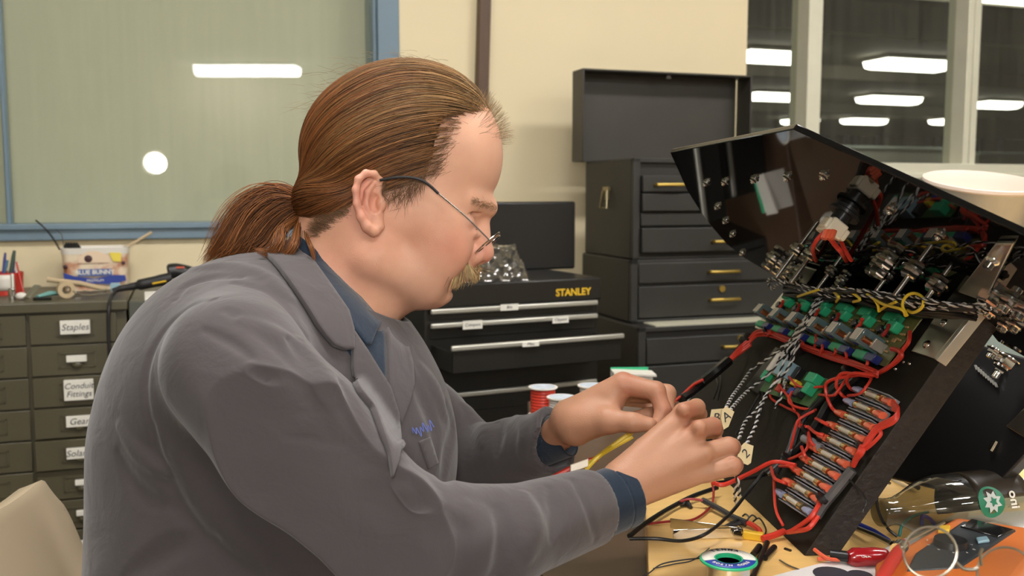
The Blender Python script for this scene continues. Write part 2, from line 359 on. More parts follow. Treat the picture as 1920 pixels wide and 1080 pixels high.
for c in range(-2, 2):
    u0 = colu[0] + (c-1)*cw + .004
    if u0 < uc0: continue
    for r in range(11):
        z1_ = rz[0]-r*pitch-.0025; z0_ = z1_-pitch+.004
        if z0_ < .06: break
        out = VF + (.012 if (c, r) == (1, 4) else 0) + (.004 if (c, r) == (1, 3) else 0)
        b = MB(); b.box((u0, VF-.03, z0_), (u0+cw-.008, out, z1_), WF); d = b.build('drawer', M['steel_green'], t, bev=.0015)
        uc = u0+cw*.5; zc = (z0_+z1_)/2; s = pitch/58.
        b = MB()
        for (a_, c_) in (((uc-.040, zc-.018), (uc+.040, zc-.015)), ((uc-.040, zc+.015), (uc+.040, zc+.018)), ((uc-.040, zc-.018), (uc-.036, zc+.018)), ((uc+.036, zc-.018), (uc+.040, zc+.018))):
            b.box((a_[0], out, a_[1]), (c_[0], out+.0025, c_[1]), WF)
        b.ball(WF(uc, out+.004, zc-.011), (.012, .006, .008), fr=WF); b.build('label_holder', M['steel_green'], d)
        tx, wp, hp = LAB.get((c, r), ('', 24, 10))
        if c < 1 and r < 4: continue
        dx = 0 if c < 1 else {0: 0, 1: .0, 2: .002, 3: .004}.get(r, 0)
        b = MB(); fr = Fr(WF(uc+dx, out+.0095, zc+.004), EU, EZ, EV); hw, hh = wp*s/2, hp*s/2
        b.box((-hw, -hh, -.008), (hw, hh, .0006), fr); cd_ = b.build('card', mat('kraft_card', (.5, .34, .14), .7) if r == 8 and c == 1 else M['card'], d, bev=.0008)
        if tx:
            b = MB(); b.text(tx, .021 if '\n' not in tx else .019, Fr(fr(0, 0, .001), EU, EZ, EV), .0002, shear=.25); b.build('handwriting', M['ink'], d)
# second grey cabinet behind the man
uc2 = uz(797, 600, VF)[0]; zt2 = uz(250, 567, VF)[1]
t = thing('drawer_cabinet', 'dark grey steel drawer cabinet mostly hidden behind the man', 'cabinet', WF((uc1+uc2)/2, .2, 0))
b = MB(); b.box((uc1+.006, .02, 0), (uc2, VF-.01, zt2), WF); b.build('body', M['steel_grey'], t, bev=.002)
n = 5; cw2 = (uc2-uc1-.03)/n
for c in range(n):
    for r in range(9):
        z1_ = zt2-.03-r*.088; u0 = uc1+.02+c*cw2; b = MB(); b.box((u0, VF-.03, z1_-.084), (u0+cw2-.006, VF, z1_), WF); b.build('drawer', M['steel_grey'], t, bev=.0015)
# ------------------------------------------------------------ stacked machinist chests
def chest(name, label, u0, u1, v0, v1, z0, z1, drawers, mt, keys=(), ledge=0):
    t = thing(name, label, 'tool chest', WF((u0+u1)/2, (v0+v1)/2, z0)); b = MB(); th = .006
    b.box((u0, v0, z0), (u1, v1-.012, z1), WF); b.build('body', M['chestdark'], t, bev=.004)
    b = MB(); fx = .02
    for q in (((u0, v1-.012, z0), (u0+fx, v1, z1)), ((u1-fx, v1-.012, z0), (u1, v1, z1)), ((u0, v1-.012, z1-.012), (u1, v1, z1)), ((u0, v1-.012, z0), (u1, v1, z0+.008))): b.box(q[0], q[1], WF)
    b.build('front_frame', M['chest'], t, bev=.0015)
    for (za, zb_, pr, hs) in drawers:
        b = MB(); b.box((u0+fx+.002, v1-.02, zb_), (u1-fx-.002, v1+pr, za), WF); d = b.build('drawer', M['chest'], t, bev=.002)
        for (hu, hz, hw) in hs:
            b = MB(); p = [WF(hu-hw/2, v1+pr, hz), WF(hu-hw/2+.004, v1+pr+.014, hz+.001), WF(hu, v1+pr+.017, hz+.001), WF(hu+hw/2-.004, v1+pr+.014, hz+.001), WF(hu+hw/2, v1+pr, hz)]
            b.tube(smooth_path(p, 4), .0035, 8, flat=1.3); b.build('handle', M['brass'], d)
    for (ku, kz) in keys:
        b = MB(); b.cyl(WF(ku, v1, kz), WF(ku, v1+.006, kz), .009); b.build('lock', M['brass'], t)
    return t
V1 = .56; V0 = .24
def zpx(y, x=1300, v=V1): return uz(x, y, v)[1]
ua = uz(1187, 400, V1)[0]; ub = ua+.52
za = zpx(296, 1187); zb_ = zpx(487, 1187)
hu = lambda x, v=V1: uz(x, 500, v)[0]
rowsA = []
for (ya, yb, pr, hh) in ((329, 360, .012, [(1253, 347, 66)]), (363, 396, .012, []), (400, 424, .004, []), (428, 474, .012, [(1345, 453, 34)])):
    rowsA.append((uz(1190, ya, V1)[1], uz(1190, yb, V1)[1], pr, [(hu(x), uz(x, y, V1)[1], w_/FPX*2.65) for x, y, w_ in hh]))
tA = chest('machinist_chest', 'black upper tool chest with open lid and brass-handled drawers', ua, ub, V0, V1, zb_, za, rowsA, None)
b = MB()   # side carrying handle and latch
fr = Fr(WF(ua-.001, V0+.16, uz(1130, 372, V0+.16)[1]), EV, EZ, -EU)
b.box((-.02, .022, 0), (.02, .032, .006), fr); b.tube([fr(-.014, .022, .008), fr(-.022, -.026, .012), fr(.022, -.026, .012), fr(.014, .022, .008)], .003, 8); b.box((-.012, -.004, 0), (.012, .024, .004), fr)
b.build('side_handle', mat('dull_brass', (.42, .36, .22), .4, 1.), tA)
# lid, open upright at the back
ul0 = uz(1085, 200, V0)[0]; ul1 = uz(1400, 200, V0)[0]; zl = uz(1085, 130, V0)[1]; zl0 = uz(1090, 303, V0)[1]
b = MB(); b.box((ul0+.01, V0-.05, zl0), (ul1-.01, V0-.046, zl), WF)
for q in (((ul0, V0-.05, zl0), (ul0+.006, V0+.03, zl)), ((ul1-.006, V0-.05, zl0), (ul1, V0+.03, zl)), ((ul0, V0-.05, zl-.006), (ul1, V0+.03, zl))): b.box(q[0], q[1], WF)
b.box(((ul0+ul1)/2-.008, V0+.01, zl-.02), ((ul0+ul1)/2+.008, V0+.02, zl-.006), WF)
b.build('lid', mat('lid_enamel', (.040, .036, .028), .45, var=.25, vscale=7), tA, bev=.004)
zc = zpx(606, 1187); rowsB = []
for (ya, yb, hh) in ((494, 532, [(1355, 509, 62)]), (538, 597, [(1357, 561, 62)])):
    rowsB.append((uz(1190, ya, V1)[1], uz(1190, yb, V1)[1], .002, [(hu(x), uz(x, y, V1)[1], w_/FPX*2.65) for x, y, w_ in hh]))
tB = chest('machinist_chest', 'black two-drawer middle tool chest under the open-lid chest', ua-.004, ub+.01, V0-.01, V1+.002, zc, zb_-.001, rowsB, None, keys=[(hu(1353), uz(1353, 541, V1)[1])])
V2 = .64; uc_ = uz(1198, 640, V2)[0]; zd = uz(1230, 615, V2)[1]; zd = zc-.001; rowsC = []
zfl = .56
rowsC = [(uz(1235, 634, V2)[1], uz(1235, 682, V2)[1], .003, [(hu(1384, V2), uz(1384, 648, V2)[1], .09)]), (uz(1235, 686, V2)[1], uz(1235, 760, V2)[1], .003, [])]
tC = chest('machinist_chest', 'black bottom tool chest with a pale ledge and brass lock', uc_, uc_+.62, V0-.03, V2, zfl, zd, rowsC, None, keys=[(uz(1387, 634, V2)[0], uz(1387, 634, V2)[1])])
b = MB(); b.box((uc_+.05, V1+.004, zd), (uc_+.60, V2-.004, zd+.003), WF); b.build('ledge_strip', mat('worn_ledge', (.50, .48, .36), .5, var=.15, vscale=20), tC)
# low bench carrying the chests
t = thing('low_bench', 'low dark bench under the black tool chests', 'bench', WF(.9, .4, 0))
b = MB(); b.prism([WF(u_, v_, zfl-.04) for u_, v_ in ((-.56, .45), (uc2+.02, .45), (uc2+.02, .02), (1.6, .02), (1.6, .83), (-.56, .83))], EZ*.04); b.build('bench_top', M['wood_dark'], t, bev=.004)
for (u_, v_) in ((-.50, .50), (1.5, .08), (-.50, .77), (1.5, .77)):
    b = MB(); b.box((u_-.03, v_-.03, 0), (u_+.03, v_+.03, zfl-.04), WF); b.build('leg', M['steel_grey'], t)
# ------------------------------------------------------------ black and silver tool box with the yellow lettering
ya = math.radians(26); SX = A3(math.cos(ya), math.sin(ya), 0); SY = A3(math.sin(ya), -math.cos(ya), 0)   # SX along front, SY out
p0 = W(803, 590, 2.16); SPL = (p0, SY); 
def sq(x, y, o=0.): q = hit((p0+SY*o, SY), x, y)-p0; return float(np.dot(q, SX)), float(q[2])
SF = Fr(p0, SX, SY, EZ)
s1 = sq(1124, 570)[0]; s0 = sq(797, 560)[0]; zt = sq(960, 527)[1]; zb2 = zfl - p0[2]
t = thing('tool_box', 'black drawer tool box with silver rails, yellow lettering and raised lid', 'tool box', SF((s0+s1)/2, -.15, zb2))
b = MB(); b.box((s0, -.30, zb2), (s1, -.006, zt-.02), SF); b.build('body', M['black_steel'], t, bev=.003)
b = MB(); b.box((s0-.002, -.30, sq(960, 570)[1]), (s1+.003, .006, zt), SF); b.build('top_tray', M['black_steel'], t, bev=.004)
b = MB(); fl = Fr(SF(sq(1075, 548, .006)[0], .0065, sq(1075, 548, .006)[1]), SX, EZ, SY); b.text('STANLEY', .0235, fl, .0006, bold=.025); b.build('lettering', M['yellow_pl'], t)
def sdrawer(ya_, yb_, out, labs, x=960):
    zt_, zm = sq(x, ya_, out)[1], sq(x, yb_, out)[1]
    b = MB(); b.box((s0+.012, -.24, zm+.002), (s1-.012, out-.004, zt_-.006), SF) if out < .02 else None
    if out > .02:
        a0, a1 = s0+.016, s1-.012
        b.box((a0, -.24, zm), (a1, out, zm+.003), SF); b.box((a0, out-.004, zm), (a1, out, zt_-.004), SF); b.box((a0, -.24, zm), (a0+.002, out, zt_-.012), SF); b.box((a1-.002, -.24, zm), (a1, out, zt_-.012), SF)
    d = b.build('drawer', M['black_steel'], t, bev=.0015)
    b = MB(); hh = .0085; b.box((s0+.012, out-.002, zt_-hh), (s1-.008, out+.008, zt_+hh*.4), SF); b.build('handle_rail', M['alu'], d, bev=.003)
    for (x_, y_, w_, h_, tx) in labs:
        c = sq(x_, y_, out+.009); b = MB(); f2 = Fr(SF(c[0], out+.009, c[1]), SX, EZ, SY); k = 2.2/FPX/2
        b.box((-w_*k, -h_*k, 0), (w_*k, h_*k, .0008), f2); b.build('card', M['card'], d)
        if tx: b = MB(); b.text(tx, .010, Fr(f2(0, 0, .001), SX, EZ, SY), .0002, shear=.2); b.build('handwriting', M['ink'], d)
sdrawer(574, 594, 0., [(955, 576, 38, 12, 'Bits')])
sdrawer(600, 628, 0., [(886, 609, 40, 16, 'Crimpers'), (1051, 599, 36, 14, 'Clippers')])
sdrawer(643, 692, .12, [(995, 645, 34, 9, 'Misc')])
sdrawer(728, 765, 0., [])
# lid behind
zl_t = hit((p0-SY*.28, SY), 1000, 378)[2]-p0[2]; sl1 = float(np.dot(hit((p0-SY*.28, SY), 1078, 400)-p0, SX))
b = MB(); b.box((s0, -.30, zt-.002), (sl1, -.275, zl_t), SF); b.build('lid', M['black_pl'], t, bev=.006)
# clear blister tray leaning in the box top
pa, pb, pc = W(868, 531, 2.18), W(995, 527, 2.26), W(990, 446, 2.36)
t2 = frame_from(pa, np.cross(pb-pa, pc-pa), pb-pa)
M['blister'] = glass('blister_plastic', (.90, .90, .90), 7.0, dust=.05, rough=.10)
b = MB(); wd = np.linalg.norm(pb-pa); hg = .115; rng = random.Random(3); nx, ny = 26, 18
dz = lambda i, j: 0 if i in (0, nx) or j in (0, ny) else (.010 if ((i*7//nx) + (j*4//ny)) % 2 else .0) + .003*math.sin(i*1.7)*math.cos(j*1.3)+(.006 if 4 < i < 22 and 3 < j < 15 else 0)
vs = [t2(wd*i/nx, hg*j/ny, dz(i, j)) for j in range(ny+1) for i in range(nx+1)]
b.add(vs, [(j*(nx+1)+i, j*(nx+1)+i+1, (j+1)*(nx+1)+i+1, (j+1)*(nx+1)+i) for j in range(ny) for i in range(nx)])
tag(b.build('blister_tray', M['blister'], solid=.0006), 'crumpled clear plastic blister tray propped on the black tool box', 'plastic tray')
# ------------------------------------------------------------ desk
M['desk'] = mat('brown_desk', (.09, .05, .028), .35, var=.25, vscale=6, stretch=(1, 8, 8))
M['lightwood'] = mat('light_plywood', (.93, .57, .20), .32, var=.14, vscale=7, stretch=(2, 14, 2), coat=.2)
M['plyedge'] = mat('ply_edge', (.22, .11, .05), .6, var=.3, vscale=30, stretch=(.5, .5, 12))
t = thing('work_desk', 'brown desk the man works at, carrying a light wooden board', 'desk', (1.1, 1.1, 0))
b = MB(); b.box((.03, .38, .685), (2.3, 1.84, .715)); b.build('desk_top', M['desk'], t, bev=.003)
for x, y in ((.1, .45), (2.2, .45), (.1, 1.76), (2.2, 1.76)): b = MB(); b.box((x-.03, y-.03, 0), (x+.03, y+.03, .685)); b.build('leg', M['steel_grey'], t)
e0, e1, e2 = onz(1175, 900, .75), onz(1213, 1010, .75), onz(1217, 1085, .75)
dxy = unit(e2-e1); eA = e1-dxy*.30; eB = e1+dxy*.28  # board stops short at the back; bare dark desk stands in for shade
b = MB(); b.prism([(eA[0], eA[1], .716), (2.0, 1.70, .716), (2.0, eB[1], .716), (eB[0], eB[1], .716)], (0, 0, .034))
tag(b.build('wooden_board', [M['lightwood']], bev=.002), 'light wooden board on the desk under the console and solder spool', 'wooden board')
TZ = .75
# ------------------------------------------------------------ console: black backboard with the glossy panel hinged on top
BRp = onz(1508, 1043, TZ); b2p = onz(1395, 935, TZ); TRp = W(1829, 582, .95); BRp = BRp+A3(0, 0, .0)
BP = plane(BRp, b2p, TRp); Bn = BP[1]
def on(pl, h, x, y): return hit((pl[0]+pl[1]*h, pl[1]), x, y)
def bo(x, y, h=0.): return on(BP, h, x, y)
TLp = bo(1486, 534); PP = plane(TLp+Bn*.0, TRp, W(1256, 285, 1.19)); Pn = PP[1]
def po(x, y, h=0.): return on(PP, h, x, y)
con = thing('control_console', 'black control console lying open with circuit boards, fuses, bolts and a glossy panel', 'console', (BRp[0], BRp[1], TZ))
M['bboard'] = mat('black_stained_board', (.016, .0135, .009), .68, spec=.25, var=.35, vscale=30, stretch=(1, 1, 1), bump=.12, bscale=90)
M['bply'] = mat('black_stained_ply_edge', (.022, .018, .015), .6, var=.7, vscale=6, stretch=(26, 1.5, 30), bump=.5, bscale=6)
BLp = bo(1249, 797)
# the foot of the slab is planed level with the table
bk = [q-Bn*.030 for q in (TLp, TRp, BRp, BLp)]
for i in (2, 3): dn = unit(((TRp-BRp), (TLp-BLp))[i-2]); bk[i] = bk[i]+dn*((TZ+.0005-bk[i][2])/dn[2])
b = MB(); b.hexa([TLp, TRp, BRp+A3(0, 0, .0005), BLp+A3(0, 0, .0005)], bk); board = b.build('mounting_board', [M['bboard'], M['bply']], con, bev=.001)
for pg in board.data.polygons: pg.material_index = int(abs(np.dot(pg.normal, Bn)) < .5)
for (x, y, r) in ((1695, 679, .0022), (1706, 682, .0022), (1680, 692, .003)):
    b = MB(); p = bo(x, y); b.ball(p, r); b.build('screw', M['steel'], board)
M['gloss'] = mat('glossy_black_acrylic', (.004, .004, .004), .03, spec=.30)
ppx = [(1256, 286), (1487, 242), (1920, 441), (2230, 584), (2080, 760), (1870, 640), (1829, 588), (1486, 534), (1447, 514), (1396, 484), (1362, 457), (1336, 427), (1314, 398), (1288, 357)]
b = MB(); b.prism([po(x, y) for x, y in ppx], -Pn*.006); panel = b.build('glossy_panel', M['gloss'], con, bev=.001, smooth=False)
# back side panel and its bracket
SPn = plane(W(1640, 894, 1.16), W(1826, 670, 1.10), W(1925, 830, 1.02))
def so(x, y, h=0.): return on(SPn, h, x, y)
b = MB(); b.prism([so(x, y) for x, y in ((1600, 880), (1815, 640), (1990, 690), (2010, 760), (1862, 918), (1790, 925))], -SPn[1]*.018); sp = b.build('side_panel', M['black_pl'], con, bev=.002)
b = MB(); b.prism([so(x, y, .004) for x, y in ((1885, 798), (1925, 760), (1960, 800), (1922, 822))], -SPn[1]*.003); b.build('side_bracket', M['bracket'], con, bev=.001)
b = MB(); b.cyl(so(1868, 827, .004), so(1858, 845, .004), .0028); b.build('cable_glint', M['steel'], sp)  # bright steel cylinder modelled in place of a highlight on a cable
for i in range(9):
    x, y = 1829+i*4.6, 686+i*4.0; b = MB(); b.prism([so(x, y, .004), so(x+2.6, y-1, .004), so(x+6, y+8, .004), so(x+3.4, y+9, .004)], SPn[1]*.003); b.build('rib', M['alu'], sp)
# L brackets
def quad(pl, pts, h, th, name, m, parent, bev=.001):
    b = MB(); b.prism([on(pl, h, x, y) for x, y in pts], -pl[1]*th); return b.build(name, m, parent, bev=bev)
br = quad(BP, [(1787, 545), (1832, 571), (1751, 672), (1707, 659)], .0045, .004, 'bracket', M['bracket'], con)
quad(PP, [(1866, 458), (1899, 458), (1846, 566), (1796, 548)], .0045, .004, 'bracket_leg', M['bracket'], br)
b = MB(); b.prism([on(BP, .0045, 1832, 571), on(BP, .0045, 1751, 672), on(BP, .0045, 1756, 676), on(BP, .0045, 1838, 574)], -Bn*.012); b.build('bracket_edge', M['alu'], br, bev=.0008)
for x, y in ((1770, 605), (1738, 646)): b = MB(); p = bo(x, y, .004); fr = frame_from(p, Bn); b.lathe(fr, [(.0052, 0), (.0048, .0012), (.003, .0026), (0, .003)], 16); b.build('screw', M['steel'], br)
for x, y in ((1862, 487),): b = MB(); p = po(x, y, .004); fr = frame_from(p, Pn); b.lathe(fr, [(.0062, 0), (.006, .002), (.004, .004), (.004, .009), (0, .009)], 16); b.build('bolt', M['steel'], br)
br2 = quad(BP, [(1480, 533), (1506, 543), (1428, 620), (1414, 614)], .0045, .003, 'bracket', M['bracket'], con)
quad(PP, [(1505, 500), (1530, 508), (1512, 534), (1488, 526)], .005, .003, 'bracket_leg', M['bracket'], br2)
for x, y in ((1477, 555), (1459, 576)): b = MB(); p = bo(x, y, .004); fr = frame_from(p, Bn); b.lathe(fr, [(.0055, 0), (.005, .002), (0, .003)], 12); b.build('screw', M['steel'], br2)
# ------------------------------------------------------------ relay boards
M['pcb'] = mat('olive_circuit_board', (.13, .13, .035), .4, var=.35, vscale=120)
M['pcbg'] = mat('green_circuit_board', (.05, .13, .04), .4, var=.3, vscale=120)
M['relay'] = mat('smoky_relay_case', (.10, .16, .17), .12, coat=.6, var=.2)
M['copper'] = mat('copper_coil', (.75, .35, .18), .3, 1., var=.2, vscale=200)
M['blk'] = mat('component_black', (.012, .012, .014), .3)
M['navy'] = mat('navy_trimmer', (.02, .03, .16), .3)
M['lblue'] = mat('pale_blue_relay', (.28, .45, .52), .35)
M['res'] = mat('resistor_tan', (.45, .28, .12), .4, var=.3, vscale=200)
M['wred'] = mat('red_wire', (.62, .045, .025), .38); M['wblk'] = mat('black_wire', (.010, .010, .010), .38); M['wwht'] = mat('white_wire', (.70, .69, .66), .4)
M['wyel'] = mat('yellow_wire', (.80, .60, .04), .4); M['wred2'] = mat('dark_red_wire', (.30, .02, .02), .4)
M['spade'] = mat('orange_red_spade', (.75, .13, .06), .3, coat=.4); M['spadeb'] = mat('pale_blue_spade', (.30, .33, .48), .3, coat=.4)
M['fgrey'] = mat('fuse_base_grey', (.27, .27, .29), .45); M['fglass'] = mat('fuse_glass', (.55, .52, .42), .08, coat=1.)
M['brasst'] = mat('fuse_clip_brass', (.80, .62, .32), .25, 1.)
M['sleeve'] = mat('black_heat_shrink', (.009, .009, .009), .3)
ha = .012
qTL, qTR, qBR, qBL = [on(BP, ha, *q) for q in ((1486, 549), (1730, 597), (1661, 688), (1424, 613))]
def bil(s, t_): return (qTL*(1-s)+qTR*s)*(1-t_)+(qBL*(1-s)+qBR*s)*t_
NB = 6
edges = [0, .165, .325, .49, .655, .825, 1.]
def relay_board(k):
    s0_, s1_ = edges[k]+.006, edges[k+1]-.006; f_ = lambda s, t_: bil(s0_+(s1_-s0_)*s, t_)
    b = MB(); b.prism([f_(0, 0), f_(1, 0), f_(1, 1), f_(0, 1)], -Bn*.0016); pc = b.build('relay_board', M['pcb'], con, smooth=False)
    def comp(s, t_, ws, wt, h, name, m, bev=.0008, h0=0.):
        b = MB(); c = f_(s, t_); es = unit(f_(1, .5)-f_(0, .5)); et = unit(f_(.5, 1)-f_(.5, 0)); fr = Fr(c+Bn*h0, es, et, Bn)
        b.box((-ws/2, -wt/2, 0), (ws/2, wt/2, h), fr); return b.build(name, m, pc, bev=bev), fr
    w_ = np.linalg.norm(f_(1, .5)-f_(0, .5)); q = w_/.062
    comp(.30, .14, .030*q, .012, .011, 'terminal_block', M['green_pl'], .002); comp(.56, .30, .018*q, .013, .012, 'terminal_block', M['green_pl'], .002)
    r_, fr = comp(.33, .70, .021*q, .019, .029, 'relay', M['relay'], .0015)
    b = MB(); b.box((-.008*q, -.007, .0292), (.008*q, .007, .0298), fr); b.build('relay_label', M['card'], r_)
    b = MB(); b.cyl(fr(.0125*q, .002, .004), fr(.0125*q, .002, .026), .0035, n=10); b.build('coil', M['copper'], r_)
    comp(.60, .72, .004*q, .012, .016, 'armature', M['alu'], .0005)
    comp(.24, .95, .030*q, .011, .010, 'terminal_block', M['green_pl'], .002); comp(.62, .95, .022*q, .010, .010, 'trimmer', M['navy'], .001)
    b = MB(); c = f_(.22, .40); fr = frame_from(c, Bn); b.lathe(fr, [(.005, 0), (.005, .009), (.0045, .010), (0, .010)], 14); b.build('capacitor', M['blk'], pc)
    b = MB(); c = f_(.36, .44); fr = frame_from(c, Bn); b.lathe(fr, [(.0035, 0), (.0035, .007), (0, .008)], 12); b.build('capacitor', M['blk'], pc)
    rg = random.Random(k)
    for i in range(9):
        s, t_ = rg.choice([(.80, .12+.05*i), (.88, .12+.06*i), (.72, .50+.03*i), (.50, .50+.02*i)]); c = f_(s, t_)+Bn*.0015; es = unit(f_(1, .5)-f_(0, .5)); b = MB(); b.cyl(c-es*.003, c+es*.003, .0012, n=6); b.build('resistor', M['res'], pc)
    c0, c1 = f_(.62, .40)+Bn*.012, f_(.80, .26)+Bn*.010; c2 = f_(.55, .52)+Bn*.01
    b = MB(); b.tube(smooth_path([c2, c0, f_(.70, .34)+Bn*.016], 4), .0022, 8); b.build('jumper_wire', M['wred2'] if k % 2 else M['wred'], pc)
    return pc
for k in range(NB): relay_board(k)
# small driver board
qq = [on(BP, .012, *q) for q in ((1460, 678), (1556, 712), (1517, 763), (1424, 732))]
f2 = lambda s, t_: (qq[0]*(1-s)+qq[1]*s)*(1-t_)+(qq[3]*(1-s)+qq[2]*s)*t_
b = MB(); b.prism([f2(0, 0), f2(1, 0), f2(1, 1), f2(0, 1)], -Bn*.0016); pc = b.build('driver_board', M['pcbg'], con, smooth=False)
es, et = unit(f2(1, .5)-f2(0, .5)), unit(f2(.5, 1)-f2(.5, 0))
for (s, t_, ws, wt, h, nm, m) in ((.40, .22, .030, .022, .018, 'relay', M['lblue']), (.20, .16, .008, .026, .020, 'relay', M['white_pl']), (.86, .18, .022, .013, .012, 'terminal_block', M['green_pl']), (.90, .52, .012, .014, .012, 'terminal_block', M['green_pl']),
        (.10, .22, .009, .013, .012, 'terminal_block', M['green_pl']), (.06, .55, .010, .013, .012, 'terminal_block', M['green_pl']), (.66, .75, .011, .010, .009, 'trimmer', M['bluep']), (.62, .48, .012, .008, .010, 'film_capacitor', M['wyel']), (.42, .80, .014, .008, .008, 'film_capacitor', M['red_pl']), (.55, .25, .012, .022, .010, 'heat_sink', M['blk']), (.78, .72, .012, .012, .010, 'chip', M['blk'])):
    b = MB(); fr = Fr(f2(s, t_), es, et, Bn); b.box((-ws/2, -wt/2, 0), (ws/2, wt/2, h), fr); b.build(nm, m, pc, bev=.0012)
for s, t_ in ((.40, .62), (.52, .60), (.46, .45)): b = MB(); fr = frame_from(f2(s, t_), Bn); b.lathe(fr, [(.004, 0), (.004, .010), (0, .0105)], 14); b.build('capacitor', M['steel'], pc)
quad(BP, [(1454, 650), (1478, 658), (1420, 738), (1398, 724)], .010, .010, 'cable_duct', M['black_pl'], con)
# ------------------------------------------------------------ fuse block: ten fuse ways
fL0, fL9, fR0, fR9 = on(BP, .01, 1616, 735), on(BP, .01, 1468, 928), on(BP, .01, 1668, 755), on(BP, .01, 1518, 960)
ea = unit(fR0-fL0); eb = unit(fL9-fL0)
for k in range(10):
    f_ = k/9; L_ = fL0*(1-f_)+fL9*f_; R_ = fR0*(1-f_)+fR9*f_; Lx = np.linalg.norm(R_-L_); fr = Fr(L_-Bn*.009, unit(R_-L_), eb, Bn); pw = np.linalg.norm(fL9-fL0)/9
    b = MB(); b.box((0, -pw*.42, 0), (Lx, pw*.42, .006), fr)
    for yy in (-pw*.45, pw*.33): b.box((Lx*.06, yy, .004), (Lx*.94, yy+pw*.10, .013), fr)
    fu = b.build('fuse_holder', M['fgrey'], con, bev=.0006)
    b = MB(); b.cyl(fr(Lx*.30, 0, .014), fr(Lx*.78, 0, .014), .003, n=10); b.build('fuse', M['fglass'], fu)
    for xx in (.24, .74): b = MB(); b.cyl(fr(Lx*xx, 0, .013), fr(Lx*(xx+.12), 0, .013), .0042, n=10); b.box((Lx*xx, -.004, .005), (Lx*(xx+.1), .004, .011), fr); b.build('fuse_clip', M['brasst'], fu)
    for side in (0, 1):
        blue = (side == 0 and k in (0, 1, 9)) or (side == 1 and k == 9); x0, x1 = (-.2*Lx, .10*Lx) if side == 0 else (.90*Lx, 1.16*Lx)
        b = MB(); b.tube([fr(x0, 0, .012), fr(x0*.6+x1*.4, 0, .0125), fr(x1, 0, .012)], [.0036, .0050, .0052], 10, flat=.75); b.build('spade_connector', M['spadeb'] if blue else M['spade'], fu)
for (x, y, r_) in ((1508, 822, 0), (1523, 832, 0)): b = MB(); c = bo(x, y, .012); b.cyl(c, bo(x+16, y+8, .012), .005, n=10); b.build('crimp_splice', M['fgrey'], con)
# ------------------------------------------------------------ panel hardware
def stud(x, y, ln, r, nut, name='bolt', rows=2):
    p = po(x, y); fr = frame_from(p, Pn); b = MB(); z = 0.
    b.lathe(fr, [(r, 0), (r, ln-.001), (r*.6, ln), (0, ln)], 10); o = b.build(name, M['bracket'] if ln > .015 else M['steel'], panel)
    b = MB(); b.lathe(fr, [(nut*1.35, .0), (nut*1.35, .0012), (nut*.9, .0014)], 18); b.build('washer', M['steel'], o)
    for i in range(rows): b = MB(); z0 = .0014+i*nut*1.1; b.lathe(fr, [(nut*.92, z0), (nut, z0+.0008), (nut, z0+nut*.7), (nut*.85, z0+nut*.85), (r, z0+nut*.85)], 6); b.build('nut', M['steel'], o)
for x, y in ((1325, 342), (1360, 340), (1415, 335), (1477, 330), (1546, 327), (1672, 391), (1763, 439), (1346, 386), (1361, 413), (1374, 438), (1392, 473)): stud(x, y, .0065, .0018, .0036, rows=1)
for x, y, ln, r, nut in ((1450, 484, .010, .004, .0085), (1462, 493, .012, .004, .0085), (1494, 468, .044, .0026, .0075), (1522, 477, .044, .0026, .0080), (1482, 503, .012, .004, .008), (1500, 508, .014, .004, .008), (1558, 508, .034, .0024, .006), (1578, 528, .010, .004, .007),
        (1647, 492, .012, .004, .0075), (1664, 489, .014, .005, .0095), (1664, 517, .028, .0026, .0070), (1712, 507, .032, .0028, .0095), (1757, 533, .030, .0026, .0095),
        (1861, 553, .012, .008, .014), (1893, 563, .014, .005, .010), (1921, 576, .014, .006, .010), (1888, 603, .012, .005, .009), (1910, 603, .012, .005, .0085), (1862, 578, .012, .004, .009), (1889, 672, .014, .009, .014), (1878, 690, .014, .004, .007), (1866, 655, .012, .004, .008)):
    stud(x, y, ln, r, nut*(.8 if x > 1850 else 1), rows=1 if x > 1850 or ln > .02 else 2)
# push-button with white contact block standing off the panel
p = po(1590, 391); tgt = None
def proj(q): v = np.asarray(q)-CAM; d = v @ FW; return 960+FPX*(v @ RX)/d, 540-FPX*(v @ UP)/d
hb_ = min(np.arange(.01, .09, .001), key=lambda h: abs(proj(p+Pn*h)[1]-436))
fr = frame_from(p, Pn, ea); b = MB(); b.lathe(fr, [(.013, 0), (.013, .004), (.009, .005), (.009, hb_-.010), (.006, hb_-.010)], 20); pb = b.build('push_button', M['black_pl'], panel)
b = MB(); b.lathe(fr, [(.015, .004), (.016, .005), (.016, .008), (.009, .008)], 24); b.build('locking_ring', M['black_pl'], pb)
b = MB(); b.box((-.013, -.008, hb_-.012), (.013, .010, hb_+.004), fr); b.box((-.004, -.013, hb_-.010), (.011, .013, hb_+.002), fr); b.build('contact_block', M['cream_pl'], pb, bev=.0018)
c1 = W(1553, 438, dep(p+Pn*hb_)-.02); b = MB()
for dx in (-7, 0, 7): b.tube([W(1553+dx+4, 432, dep(c1)), W(1551+dx, 448, dep(c1)-.002)], .0030, 8)
b.build('spade_connector', M['spade'], pb)
dpb = dep(p+Pn*hb_)
def wire(name, pts, r, m, parent=con, n=7, seg=7, lab=None): b = MB(); b.tube(smooth_path(pts, seg), r, n); return b.build(name, m, parent, label=lab)
wire('lead_wire', [W(1545, 436, dpb-.01), W(1530, 452, dpb), W(1524, 470, dpb+.05), W(1530, 490, 1.2)], .0022, M['wred'], pb)
wire('lead_wire', [W(1556, 446, dpb-.01), W(1568, 462, dpb+.01), W(1580, 476, dpb+.04), W(1590, 495, 1.18)], .0026, M['wred'], pb)
